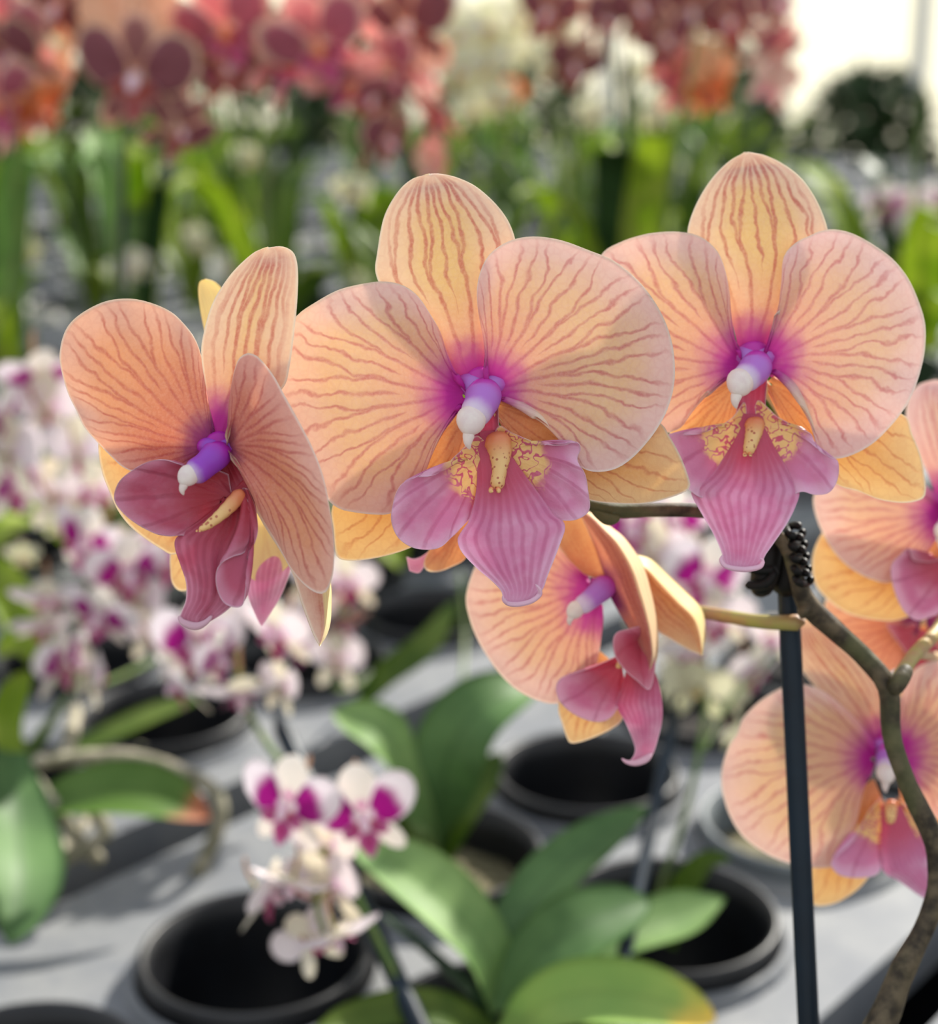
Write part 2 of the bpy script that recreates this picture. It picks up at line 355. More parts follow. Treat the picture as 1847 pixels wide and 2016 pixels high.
# ------------------------------------------------------------------ the peach orchid in front
def MF(d0): return lambda x, y, z: P(x, y, d0*(1+z/FPX))
def pt(x, y, d, r=None):
    p = P(x, y, d).tolist(); return p if r is None else p+[r*d/FPX]
root = P(1735, 2016, .385)
PLX = np.array([root[0]-.004, root[1]-.03, TZ+.004])
plant = empty('orchid_plant', PLX, 'large peach-flowered moth orchid with magenta hearts, on a woody arching stem in the foreground', 'orchid')
def flower(stalk, centre, label=None, mat=None):
    V, F, a, b = tube([pt(*q) for q in stalk], 30, 12)
    o = mk('flower', V, F, mat or M_PEDR, plant, origin=centre, va=a, vb=b)
    return tag(o, label)
def part(name, fl, data, mat, label=None): return tag(mk(name, data[0], data[1], mat, fl, va=data[2], vb=data[3]), label)
def column(fl, M, path, cap, capr, mat=None):
    pts = [M(np.float64(x), np.float64(y), np.float64(z)).tolist()+[r*.115e-3] for x, y, z, r in path]
    q = pts[0]; u_ = np.array([0, 1, 0])
    wing = [tube([list(np.array(q[:3])+np.array([sx*q[3]*1.7, .0015, -q[3]*.3]))+[q[3]*.5], list(np.array(q[:3])+np.array([sx*q[3]*.5, 0, -q[3]*.4]))+[q[3]*.8], list(np.array(pts[1][:3])+np.array([0, 0, -q[3]*.3]))+[q[3]*.6]], 14, 12) for sx in (-1, 1)]
    hood = ball(np.array(q[:3])+[0, .001, -q[3]*.2], (q[3]*1.15, q[3]*.8, q[3]*1.0))
    part('column', fl, join(tube(pts, 34, 20), hood, *wing), mat or M_COL, 'purple column with a pale tip')
    c = M(*[np.float64(q) for q in cap]); k = .115e-3
    d = np.array(pts[-1][:3])-np.array(pts[0][:3]); d /= np.linalg.norm(d)
    a = np.cross(d, [0, 1, 0]); a /= np.linalg.norm(a); b = np.cross(d, a); R = np.stack([a, b, d], 1)
    V, F = ball(c-d*capr*k*.15, (capr*k*1.06, capr*k*.9, capr*k*1.15), rot=R, pinch=.25)
    bk = tube([list(c+d*capr*k*.35+np.array([0, 0, -capr*k*.3]))+[capr*k*.5], list(c+d*capr*k*.8+np.array([0, 0, -capr*k*.75]))+[capr*k*.30], list(c+d*capr*k*.8+np.array([capr*k*.12, 0, -capr*k*1.25]))+[capr*k*.06]], 14, 10)
    J = join((V, F), bk); part('anther_cap', fl, J, M_CAP, 'cream white anther cap')
def lobe(d): d[2][:, 0] += 100; return d
def backlit_back(d): d[3][:, 2] = 1; return d  # front takes the cream back colour, also used to paint backlight
def throat(M, x0, y0, w0, x1, y1, w1, c):
    dx, dy = x1-x0, y1-y0; n = math.hypot(dx, dy); px_, py_ = -dy/n, dx/n
    L = [(x0+px_*w0, y0+py_*w0, 8), ((x0+x1)/2+px_*(w0+w1)*.42, (y0+y1)/2+py_*(w0+w1)*.42, 2), (x1+px_*w1, y1+py_*w1, -8)]
    R = [(x0-px_*w0, y0-py_*w0, 8), ((x0+x1)/2-px_*(w0+w1)*.42, (y0+y1)/2-py_*(w0+w1)*.42, 2), (x1-px_*w1, y1-py_*w1, -8)]
    L[-1] = L[-1][:2]+(8,); R[-1] = R[-1][:2]+(8,)
    return strip(M, L, R, c, N=5, res=(24, 20), cup=-14)
def callus(fl, M, path, mat=None, horns=True):
    pts = [M(np.float64(x), np.float64(y), np.float64(z)).tolist()+[r*.115e-3] for x, y, z, r in path]
    J = [tube(pts, 26, 14, bump=.08)]
    if horns:
        e = np.array(pts[-1][:3]); r = pts[-1][3]
        for sx in (-1, 1): J.append(tube([list(e+np.array([sx*r*.5, 0, r*.3]))+[r*.55], list(e+np.array([sx*r*.8, -r*.8, -r*.3]))+[r*.4], list(e+np.array([sx*r*.3, -r*1.6, -r*.1]))+[r*.15]], 10, 8))
    part('callus', fl, join(*J), M_CAL, 'cream yellow callus with reddish spots')

# ---- centre flower, facing the camera
M = MF(.345); C2 = P(935, 775, .347)
f = flower([(1180, 1000, .376, 12), (1060, 930, .372, 10), (980, 850, .362, 9), (938, 785, .350, 15)], C2, 'wide open peach flower facing the camera, middle one of the front row')
part('sepal', f, strip(M, [(898, 765, 14), (872, 705, 18), (825, 640, 24), (765, 585, 28), (740, 540, 30), (743, 495, 32), (756, 427, 38), (783, 378, 44), (812, 352, 50), (845, 343, 56)],
    [(958, 760, 12), (968, 690, 16), (990, 610, 22), (1012, 540, 28), (1016, 490, 30), (1012, 462, 32), (998, 430, 36), (973, 398, 42), (937, 367, 48), (902, 350, 52), (868, 342, 55), (848, 342, 56)], C2, N=4, cup=26, ruff=2), M_SEP, 'upright apricot sepal with pink veins')
part('sepal', f, fan(M, (962, 790, 14), [(990, 782, 16), (1060, 815, 26), (1150, 840, 40), (1230, 825, 46), (1297, 832, 46), (1319, 860, 46), (1341, 900, 48), (1356, 940, 50), (1359, 956, 50), (1350, 968, 50), (1310, 983, 48), (1265, 992, 46), (1207, 991, 44), (1163, 985, 42), (1090, 960, 36), (1020, 890, 24), (985, 835, 18)], C2, N=9, bend=.5, cup=10), M_SEPL)
part('sepal', f, fan(M, (930, 800, 14), [(935, 850, 16), (912, 930, 26), (880, 1010, 36), (845, 1060, 44), (814, 1076, 46), (783, 1088, 48), (739, 1099, 50), (694, 1104, 52), (668, 1100, 54), (660, 1085, 54), (656, 1043, 52), (654, 998, 48), (690, 930, 40), (780, 860, 28), (870, 815, 18), (893, 818, 16)], C2, N=9, bend=.5, cup=10), M_SEPL)
part('petal', f, fan(M, (922, 778, 0), [(906, 748, -2), (901, 752, -3), (890, 735, -4), (878, 690, -6), (868, 655, -8), (850, 623, -9), (823, 583, -8), (792, 561, -6), (752, 554, -4), (707, 560, 0), (663, 572, 4), (618, 597, 8), (587, 619, 12), (560, 655, 18), (548, 720, 22), (552, 790, 24), (570, 860, 22), (600, 925, 18), (640, 978, 12), (665, 1000, 8), (694, 1008, 4), (738, 1013, 0), (772, 1010, -2), (805, 985, -4), (832, 943, -5), (855, 887, -3), (881, 836, 0), (893, 816, 0), (912, 800, 0)], C2, N=15, cup=12, roll=8, ruff=3), M_PET)
part('petal', f, fan(M, (958, 774, 0), [(959, 748, -8), (955, 700, -16), (948, 650, -22), (941, 610, -26), (939, 570, -28), (946, 534, -29), (962, 503, -28), (989, 481, -26), (1024, 468, -24), (1064, 466, -20), (1109, 474, -16), (1163, 494, -10), (1207, 512, -4), (1247, 543, 0), (1279, 579, 6), (1306, 624, 12), (1323, 673, 16), (1329, 722, 18), (1326, 766, 18), (1314, 807, 16), (1299, 836, 12), (1279, 865, 6), (1247, 900, 0), (1212, 923, -8), (1172, 929, -14), (1142, 918, -18), (1118, 887, -18), (1096, 851, -16), (1073, 824, -12), (1047, 804, -8), (1020, 795, -5), (995, 792, -3), (975, 788, -1)], C2, N=16, cup=14, roll=8, ruff=3), M_PET)
side_l = lobe(fan(M, (958, 905, -2), [(958, 872, 0), (940, 858, -4), (925, 868, -10), (899, 896, -20), (872, 923, -32), (846, 938, -42), (810, 941, -54), (788, 958, -62), (774, 990, -64), (771, 1025, -60), (783, 1057, -54), (810, 1077, -48), (841, 1082, -42), (868, 1077, -36), (890, 1057, -30), (913, 1034, -20), (927, 1019, -14), (938, 1000, -10), (955, 980, -8), (965, 950, -4)], P(975, 900, .345), N=15, bend=.3, cup=-6, ruff=4))
side_r = lobe(fan(M, (985, 895, -2), [(975, 850, 0), (985, 838, -2), (1006, 851, -10), (1042, 867, -20), (1078, 876, -28), (1109, 877, -40), (1127, 871, -50), (1138, 872, -56), (1143, 885, -50), (1137, 905, -44), (1152, 936, -48), (1160, 980, -46), (1158, 1008, -40), (1131, 1024, -30), (1098, 1023, -18), (1078, 1012, -12), (1050, 1000, -8), (1010, 970, -4), (992, 930, 0)], P(975, 900, .345), N=15, bend=.3, cup=-8, ruff=4))
mid = strip(M, [(945, 850, 2), (940, 900, -4), (938, 960, -14), (926, 1018, -24), (906, 1050, -28), (901, 1065, -30), (910, 1088, -34), (939, 1119, -44), (971, 1146, -52), (987, 1164, -58), (991, 1180, -62), (1000, 1190, -66)],
    [(985, 845, 2), (1010, 900, -4), (1060, 970, -14), (1092, 1014, -22), (1107, 1024, -24), (1113, 1040, -26), (1104, 1068, -30), (1092, 1100, -36), (1078, 1135, -44), (1070, 1158, -52), (1055, 1178, -60), (1035, 1188, -64)], P(975, 900, .345), N=9, cup=14, ruff=3, lipmid=True)
tip = tube([M(np.float64(x), np.float64(y), np.float64(z)).tolist()+[r*.115e-3] for x, y, z, r in [(992, 1176, -60, 2.5), (998, 1187, -66, 4.5), (1018, 1190, -70, 5), (1045, 1184, -70, 5), (1062, 1171, -66, 5), (1062, 1160, -72, 4), (1054, 1150, -76, 1.5)]], 30, 10)
tip = (tip[0], tip[1], tip[2], np.full_like(tip[2], .05)+[0, 60, 0])
tl = tube([M(np.float64(x), np.float64(y), np.float64(z)).tolist()+[r*.115e-3] for x, y, z, r in [(1000, 1188, -66, 4), (992, 1182, -72, 3.5), (990, 1172, -76, 1.5)]], 12, 8)
tl = (tl[0], tl[1], tl[2], np.full_like(tl[2], .05)+[0, 60, 0])
thr = throat(M, 947, 790, 34, 962, 900, 32, C2)
part('lip', f, join(side_l, side_r, mid, thr, tip, tl), M_LIP, 'mauve pink lip with yellow barred throat and two hooked tips')
callus(f, M, [(970, 852, -2, 30), (984, 886, -12, 24), (984, 925, -28, 15), (979, 952, -40, 14), (974, 962, -46, 10)])
column(f, M, [(950, 748, 4, 32), (952, 778, -12, 36), (944, 800, -36, 32), (932, 820, -60, 30), (928, 828, -68, 28)], (926, 832, -72), 29)

# ---- left flower, turned to the left
M = MF(.334); C1 = P(428, 880, .336)
f = flower([(620, 960, .385, 12), (560, 940, .37, 10), (490, 910, .35, 9), (440, 885, .332, 14)], C1, 'rosy peach flower turned to the left, leftmost of the front row')
part('sepal', f, strip(M, [(418, 870, 10), (412, 800, 16), (401, 740, 22), (396, 690, 26), (402, 650, 28), (415, 605, 30), (433, 570, 30), (462, 531, 30), (500, 497, 30), (528, 487, 30)],
    [(445, 870, 8), (480, 820, 6), (530, 790, 2), (561, 758, 0), (571, 718, 0), (579, 660, 2), (585, 597, 6), (587, 545, 10), (584, 512, 16), (575, 494, 24), (555, 485, 28), (530, 487, 30)], C1, N=4, cup=16, ruff=2), M_SEP, 'upright striped apricot sepal')
part('sepal', f, fan(M, (420, 900, 20), [(395, 860, 30), (300, 850, 60), (225, 850, 90), (197, 864, 104), (194, 890, 106), (201, 930, 106), (214, 965, 104), (232, 1005, 100), (255, 1035, 96), (285, 1060, 92), (317, 1081, 88), (342, 1092, 86), (372, 1070, 80), (400, 1000, 60), (425, 930, 30)], C1, N=9, bend=.5, cup=0), M_SEPL)
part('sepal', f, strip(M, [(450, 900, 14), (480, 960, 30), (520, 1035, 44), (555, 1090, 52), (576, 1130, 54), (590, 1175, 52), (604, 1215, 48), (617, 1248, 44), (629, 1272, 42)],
    [(470, 890, 20), (540, 950, 40), (600, 1020, 60), (638, 1090, 74), (652, 1150, 80), (653, 1190, 78), (651, 1225, 70), (643, 1252, 58), (630, 1272, 42)], C1, N=4, sunlit_v=.70, prof=([0, .55, .68, .74, 1], [0, 0, -10, -6, 60])), M_SEP)  # cream fold paints the sun caught by the recurved margin
part('petal', f, fan(M, (420, 878, 0), [(421, 840, -2), (414, 800, 2), (408, 770, 6), (402, 730, 10), (395, 695, 14), (383, 665, 18), (362, 637, 22), (337, 614, 26), (300, 597, 30), (258, 588, 36), (212, 592, 44), (171, 610, 52), (140, 634, 58), (124, 662, 62), (117, 700, 64), (122, 735, 62), (134, 775, 58), (150, 808, 52), (165, 840, 48), (189, 868, 42), (217, 897, 36), (246, 922, 30), (290, 935, 20), (345, 930, 10), (392, 905, 4), (410, 895, 2)], C1, N=15, cup=-10, roll=18, ruff=5, rf=7), M_PETSH, 'rose tinted left petal, darkened for shade')
part('petal', f, fan(M, (448, 880, -8), [(447, 862, -14), (447, 838, -20), (451, 790, -30), (458, 745, -40), (466, 715, -46), (474, 702, -50), (487, 695, -54), (499, 697, -58), (513, 707, -62), (538, 738, -74), (562, 781, -88), (592, 835, -106), (617, 885, -120), (637, 939, -130), (650, 1002, -134), (658, 1064, -130), (657, 1120, -120), (650, 1150, -112), (641, 1166, -106), (625, 1168, -98), (600, 1152, -88), (573, 1120, -76), (548, 1074, -62), (520, 1028, -48), (497, 978, -34), (475, 935, -22), (458, 905, -12)], C1, N=15, cup=26, roll=14, ruff=4, rf=5), M_PETSH, 'right petal seen nearly edge on')
LC = P(455, 975, .334)
side_l = lobe(fan(M, (458, 978, -4), [(450, 935, -6), (425, 925, -16), (400, 922, -26), (372, 920, -32), (346, 912, -36), (325, 906, -38), (296, 908, -40), (267, 922, -42), (239, 943, -42), (226, 968, -40), (227, 989, -38), (246, 1014, -34), (275, 1035, -30), (304, 1050, -26), (333, 1055, -22), (358, 1054, -20), (379, 1056, -18), (420, 1040, -12), (450, 1010, -8)], LC, N=10, bend=.35, cup=-14, ruff=3))
mid = strip(M, [(440, 985, -6), (400, 1020, -14), (362, 1046, -18), (345, 1062, -20), (345, 1082, -24), (355, 1112, -32), (366, 1147, -42), (366, 1180, -52), (357, 1205, -60), (354, 1216, -66), (362, 1228, -70), (384, 1237, -74)],
    [(478, 945, -10), (492, 965, -20), (503, 1000, -34), (505, 1045, -46), (492, 1085, -56), (480, 1110, -60), (474, 1150, -66), (462, 1185, -70), (450, 1199, -72), (432, 1213, -74), (410, 1226, -75), (392, 1236, -75)], LC, N=9, prof=([0, .42, .5, .58, 1], [6, 0, -9, 0, 8]), ruff=2, lipmid=True)
side_r = lobe(fan(M, (478, 960, -20), [(489, 962, -24), (503, 1000, -34), (508, 1045, -52), (498, 1080, -66), (490, 1108, -78), (484, 1150, -90), (480, 1180, -94), (474, 1194, -94), (458, 1195, -92), (440, 1186, -90), (428, 1162, -90), (425, 1132, -90), (436, 1110, -88), (458, 1096, -80), (480, 1088, -66), (494, 1060, -50), (492, 1000, -34)], LC, N=7, bend=.5, cup=6, ruff=1))
thr = throat(M, 436, 895, 20, 470, 985, 40, C1)
t_ = tube([M(np.float64(x), np.float64(y), np.float64(z)).tolist()+[r*.112e-3] for x, y, z, r in [(352, 1213, -64, 3), (362, 1226, -72, 7), (385, 1233, -76, 8), (404, 1226, -76, 6), (418, 1212, -74, 3)]], 22, 10); t_ = (t_[0], t_[1], t_[2], np.full_like(t_[2], .05)+[0, 60, 0])
part('lip', f, join(side_l, mid, side_r, thr, t_), M_LIPD, 'rose pink lip with one curled side lobe')
callus(f, M, [(478, 968, -22, 15), (458, 990, -42, 14), (432, 1016, -58, 11), (408, 1035, -68, 8), (391, 1044, -76, 4)])
column(f, M, [(432, 872, 0, 26), (428, 892, -12, 29), (406, 914, -34, 25), (384, 930, -54, 25), (370, 938, -64, 21)], (368, 939, -68), 20, M_COLV)

# ---- right flower, facing the camera
M = MF(.364); C3 = P(1482, 720, .366)
f = flower([(1500, 1028, .382, 11), (1560, 950, .392, 10), (1540, 820, .388, 10), (1485, 735, .378, 14)], C3, 'open peach flower with pale edges, rightmost full one of the front row')
part('sepal', f, strip(M, [(1456, 715, 12), (1448, 660, 16), (1425, 590, 20), (1385, 520, 26), (1357, 480, 30), (1354, 452, 30), (1363, 420, 34), (1381, 382, 38), (1406, 346, 44), (1436, 317, 50), (1466, 300, 56)],
    [(1506, 715, 12), (1518, 670, 16), (1560, 600, 22), (1605, 530, 28), (1630, 480, 30), (1629, 450, 30), (1618, 416, 34), (1601, 382, 38), (1575, 348, 44), (1541, 322, 50), (1507, 306, 54), (1474, 299, 56)], C3, N=4, cup=30, ruff=2), M_SEP, 'upright apricot sepal with long veins')
part('sepal', f, fan(M, (1512, 752, 14), [(1525, 738, 16), (1580, 760, 28), (1680, 800, 44), (1776, 815, 50), (1797, 856, 52), (1814, 899, 54), (1821, 940, 56), (1823, 968, 56), (1815, 983, 56), (1780, 990, 54), (1733, 984, 52), (1690, 967, 50), (1648, 954, 46), (1590, 905, 36), (1545, 840, 26), (1512, 775, 18)], C3, N=9, bend=.5, cup=10), M_SEPL)
part('sepal', f, fan(M, (1450, 755, 14), [(1462, 775, 16), (1440, 830, 24), (1400, 870, 34), (1360, 890, 42), (1330, 892, 46), (1315, 870, 46), (1330, 830, 42), (1370, 790, 30), (1420, 755, 20), (1440, 745, 16)], C3, N=8, bend=.5, cup=8), M_SEPL)
part('petal', f, fan(M, (1462, 722, 0), [(1452, 690, -2), (1446, 660, -2), (1440, 630, -4), (1438, 587, -6), (1430, 540, -8), (1417, 502, -8), (1396, 477, -6), (1370, 462, -4), (1332, 456, 0), (1289, 458, 6), (1255, 465, 10), (1221, 477, 16), (1185, 500, 22), (1162, 560, 28), (1158, 640, 30), (1175, 720, 28), (1215, 790, 22), (1260, 835, 16), (1295, 852, 8), (1319, 851, 6), (1343, 840, 4), (1364, 810, 2), (1392, 779, 0), (1417, 752, 0), (1440, 740, 0)], C3, N=14, cup=12, roll=8, ruff=3), M_PET)
part('petal', f, fan(M, (1502, 718, 0), [(1506, 692, -8), (1519, 645, -14), (1533, 600, -20), (1539, 560, -24), (1540, 520, -26), (1549, 495, -27), (1571, 475, -28), (1592, 465, -26), (1618, 454, -22), (1648, 452, -18), (1682, 461, -14), (1720, 482, -8), (1759, 511, 0), (1789, 549, 6), (1810, 596, 12), (1822, 640, 16), (1821, 690, 18), (1811, 736, 18), (1797, 775, 16), (1780, 806, 12), (1754, 839, 6), (1720, 872, 0), (1682, 894, -6), (1648, 903, -12), (1622, 896, -16), (1607, 877, -18), (1600, 839, -18), (1592, 805, -16), (1577, 772, -12), (1554, 747, -8), (1533, 738, -5), (1518, 744, -2)], C3, N=15, cup=14, roll=8, ruff=3), M_PETP, 'pale pink edged right petal')
LC = P(1476, 850, .364)
side_l = lobe(fan(M, (1470, 845, -2), [(1468, 800, 0), (1464, 792, -2), (1443, 822, -8), (1413, 840, -14), (1383, 853, -20), (1349, 857, -26), (1322, 853, -32), (1308, 868, -36), (1318, 905, -38), (1340, 945, -36), (1358, 965, -32), (1385, 980, -28), (1420, 965, -22), (1452, 910, -12)], LC, N=9, bend=.3, cup=-6, ruff=3))
side_r = lobe(fan(M, (1492, 845, -2), [(1486, 800, 0), (1494, 788, -2), (1515, 805, -8), (1533, 822, -12), (1571, 843, -20), (1597, 856, -26), (1610, 884, -30), (1633, 901, -34), (1650, 908, -36), (1649, 945, -38), (1632, 970, -36), (1605, 974, -32), (1580, 968, -28), (1550, 975, -26), (1520, 950, -18), (1500, 890, -8)], LC, N=9, bend=.3, cup=-6, ruff=3))
mid = strip(M, [(1458, 815, 2), (1440, 870, -4), (1405, 930, -14), (1366, 962, -22), (1362, 975, -24), (1383, 1014, -34), (1405, 1052, -44), (1420, 1085, -54), (1424, 1102, -60), (1430, 1112, -66), (1445, 1118, -68)],
    [(1500, 815, 2), (1520, 870, -4), (1556, 930, -14), (1574, 966, -22), (1567, 996, -28), (1550, 1031, -36), (1524, 1069, -46), (1508, 1092, -56), (1502, 1105, -62), (1490, 1116, -66), (1470, 1121, -68)], LC, N=10, cup=16, ruff=2, lipmid=True)
tl = []
for q in ([(1424, 1092, -56, 2), (1420, 1104, -66, 4), (1432, 1116, -70, 5), (1465, 1121, -72, 5.5), (1495, 1116, -70, 5), (1502, 1104, -70, 3.5), (1496, 1098, -74, 1)],):
    t_ = tube([M(np.float64(x), np.float64(y), np.float64(z)).tolist()+[r*.124e-3] for x, y, z, r in q], 30, 10); tl.append((t_[0], t_[1], t_[2], np.full_like(t_[2], .05)+[0, 60, 0]))
thr = throat(M, 1482, 735, 30, 1478, 850, 34, C3)
part('lip', f, join(side_l, side_r, mid, thr, *tl), M_LIP, 'mauve pink lip with streaked middle lobe')
callus(f, M, [(1484, 822, -4, 24), (1486, 845, -14, 19), (1480, 868, -26, 15), (1474, 886, -38, 12), (1471, 893, -44, 8)])
column(f, M, [(1486, 694, 4, 30), (1488, 722, -12, 34), (1476, 738, -34, 31), (1462, 750, -54, 29), (1458, 754, -62, 27)], (1455, 757, -66), 29)

# ---- lower flower under the stem, facing down to the left
M = MF(.396); C4 = P(1190, 1165, .398)
f = flower([(1585, 1226, .392, 17), (1500, 1224, .398, 14), (1430, 1213, .408, 13), (1330, 1195, .418, 12), (1230, 1170, .410, 14)], C4, 'peach flower hanging below the stem, turned away to the lower left', M_PED)
part('sepal', f, strip(M, [(1150, 1130, 0), (1115, 1095, 6), (1085, 1050, 14), (1080, 1000, 22), (1095, 960, 30), (1115, 940, 34)], [(1192, 1140, 0), (1185, 1095, 2), (1168, 1050, 6), (1150, 1005, 14), (1135, 960, 26), (1118, 940, 34)], C4, N=9, cup=-10), M_SEPL)
part('petal', f, fan(M, (1172, 1160, 0), [(1150, 1125, 2), (1110, 1080, 10), (1040, 1045, 24), (985, 1060, 34), (945, 1098, 44), (925, 1141, 50), (917, 1180, 54), (924, 1217, 54), (938, 1255, 52), (959, 1292, 48), (985, 1328, 40), (1017, 1358, 32), (1055, 1378, 24), (1093, 1386, 16), (1130, 1375, 10), (1165, 1340, 4), (1180, 1280, 0), (1188, 1220, -2), (1185, 1190, 0)], C4, N=15, cup=-16, roll=12, ruff=3), M_PET)
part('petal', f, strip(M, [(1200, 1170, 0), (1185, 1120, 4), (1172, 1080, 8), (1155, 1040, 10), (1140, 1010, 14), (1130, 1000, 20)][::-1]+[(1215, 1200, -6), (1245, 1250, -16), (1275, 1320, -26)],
    [(1132, 1000, 20), (1170, 1012, 10), (1200, 1035, 2), (1228, 1057, -4), (1252, 1088, -10), (1270, 1121, -14), (1283, 1165, -18), (1292, 1210, -20), (1296, 1252, -22), (1294, 1296, -26), (1280, 1330, -28)], C4, N=5, sunlit_v=.66, prof=([0, .35, .60, .72, 1], [0, -30, -62, -58, 10])), M_PETSH, 'right petal rolled edge on with a cream margin painted as sunlit')
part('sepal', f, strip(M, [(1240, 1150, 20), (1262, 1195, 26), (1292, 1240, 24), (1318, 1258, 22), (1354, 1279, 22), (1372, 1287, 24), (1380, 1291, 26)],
    [(1235, 1090, 20), (1257, 1092, 22), (1283, 1101, 26), (1312, 1128, 32), (1348, 1162, 42), (1376, 1190, 48), (1387, 1215, 50), (1389, 1252, 46), (1383, 1290, 28)], C4, N=4, sunlit_v=.72, prof=([0, .5, .68, .76, 1], [0, -8, -22, -16, 50])), M_SEPL)  # outer zone coloured cream to paint direct sun on the curl
part('sepal', f, fan(M, (1180, 1280, 16), [(1150, 1300, 20), (1110, 1350, 26), (1099, 1393, 28), (1107, 1425, 30), (1116, 1452, 30), (1124, 1463, 30), (1143, 1461, 30), (1172, 1451, 28), (1205, 1435, 26), (1226, 1415, 24), (1230, 1370, 20), (1215, 1310, 18)], C4, N=9, bend=.4), M_SEPL)
LC = P(1225, 1290, .396)
side_l = lobe(fan(M, (1225, 1310, -4), [(1215, 1292, -6), (1200, 1299, -12), (1166, 1314, -22), (1128, 1327, -32), (1103, 1337, -38), (1095, 1356, -40), (1103, 1381, -38), (1123, 1401, -36), (1152, 1416, -34), (1181, 1421, -30), (1204, 1411, -24), (1220, 1385, -16), (1232, 1350, -10)], LC, N=8, bend=.3, cup=-10))
side_r = lobe(fan(M, (1262, 1262, -20), [(1275, 1240, -30), (1263, 1232, -42), (1237, 1238, -56), (1214, 1246, -62), (1207, 1264, -64), (1212, 1293, -62), (1231, 1320, -58), (1254, 1340, -54), (1278, 1358, -50), (1288, 1330, -44), (1290, 1290, -36), (1284, 1255, -30)], LC, N=6, bend=.3, cup=8))
mid = strip(M, [(1235, 1310, -8), (1225, 1350, -12), (1212, 1384, -14), (1218, 1400, -16), (1229, 1418, -20), (1242, 1447, -26), (1250, 1472, -34), (1248, 1486, -40), (1240, 1498, -46)],
    [(1275, 1300, -24), (1290, 1325, -30), (1300, 1355, -32), (1305, 1395, -34), (1303, 1425, -34), (1297, 1450, -36), (1288, 1480, -42), (1278, 1496, -46), (1262, 1504, -48)], LC, N=8, cup=10, lipmid=True)
t_ = tube([M(np.float64(x), np.float64(y), np.float64(z)).tolist()+[r*.134e-3] for x, y, z, r in [(1284, 1482, -44, 3), (1272, 1494, -50, 7), (1252, 1502, -52, 6), (1234, 1500, -54, 4), (1224, 1493, -58, 1.5)]], 22, 10); t_ = (t_[0], t_[1], t_[2], np.full_like(t_[2], .05)+[0, 60, 0])
part('lip', f, join(side_l, side_r, mid, t_), M_LIPN, 'pink lip with a hooked pale tip')
column(f, M, [(1200, 1140, 6, 24), (1190, 1155, -8, 28), (1168, 1175, -30, 24), (1146, 1192, -46, 21), (1134, 1200, -52, 18)], (1130, 1203, -56), 20)
callus(f, M, [(1240, 1285, -12, 14), (1228, 1302, -28, 10), (1214, 1314, -38, 6)], horns=False)

# ---- flower cut by the right edge of the photo
M = MF(.425); C5 = P(1872, 1010, .427)
f = flower([(1760, 1350, .388, 15), (1800, 1290, .40, 14), (1850, 1235, .43, 13), (1900, 1130, .445, 12), (1876, 1020, .432, 14)], C5, 'peach flower half hidden behind the front right flower, at the right edge', M_PED)
part('sepal', f, strip(M, [(1850, 1000, 8), (1830, 940, 12), (1800, 880, 18), (1784, 830, 22), (1788, 785, 26), (1808, 758, 30), (1840, 747, 34)], [(1895, 1000, 8), (1920, 930, 14), (1935, 860, 20), (1925, 800, 26), (1890, 760, 30), (1845, 747, 34)], C5, N=4, cup=14), M_PETP)
part('petal', f, fan(M, (1862, 1010, 0), [(1850, 975, -4), (1810, 950, -8), (1750, 935, -6), (1680, 930, 2), (1625, 945, 8), (1602, 975, 12), (1606, 1015, 12), (1625, 1060, 10), (1650, 1096, 6), (1680, 1122, 2), (1715, 1140, -4), (1750, 1147, -8), (1785, 1128, -10), (1820, 1095, -8), (1845, 1060, -4), (1862, 1035, 0)], C5, N=14, cup=12, roll=8), M_PETP)
part('petal', f, fan(M, (1884, 1010, 0), [(1890, 970, -4), (1950, 930, -8), (2040, 920, -4), (2110, 970, 4), (2120, 1050, 8), (2070, 1120, 6), (1990, 1140, 0), (1930, 1110, -2), (1895, 1050, 0)], C5, N=12, cup=12, roll=8), M_PETP)
part('sepal', f, fan(M, (1850, 1060, 16), [(1800, 1040, 22), (1700, 1020, 30), (1640, 1030, 36), (1612, 1060, 38), (1599, 1100, 40), (1603, 1145, 40), (1625, 1176, 38), (1668, 1207, 36), (1727, 1221, 34), (1775, 1219, 32), (1830, 1190, 26), (1865, 1120, 20)], C5, N=9, bend=.4, cup=8), M_SEPL)
LC = P(1868, 1085, .425)
part('lip', f, join(fan(M, (1880, 1110, 0), [(1868, 1085, -4), (1840, 1105, -14), (1812, 1106, -22), (1796, 1100, -28), (1788, 1080, -36), (1772, 1094, -34), (1756, 1112, -32), (1756, 1140, -34), (1766, 1175, -36), (1782, 1205, -38), (1805, 1221, -38), (1830, 1215, -34), (1850, 1205, -30), (1875, 1170, -20)], LC, N=8, cup=-8),
    fan(M, (1885, 1110, 0), [(1870, 1160, -14), (1855, 1200, -24), (1870, 1260, -34), (1900, 1290, -40), (1930, 1250, -34), (1945, 1180, -20), (1910, 1120, -4)], LC, N=8)), M_LIPN)
column(f, M, [(1872, 985, 4, 22), (1876, 1010, -12, 26), (1868, 1030, -36, 24), (1860, 1045, -56, 22)], (1857, 1050, -64), 24)

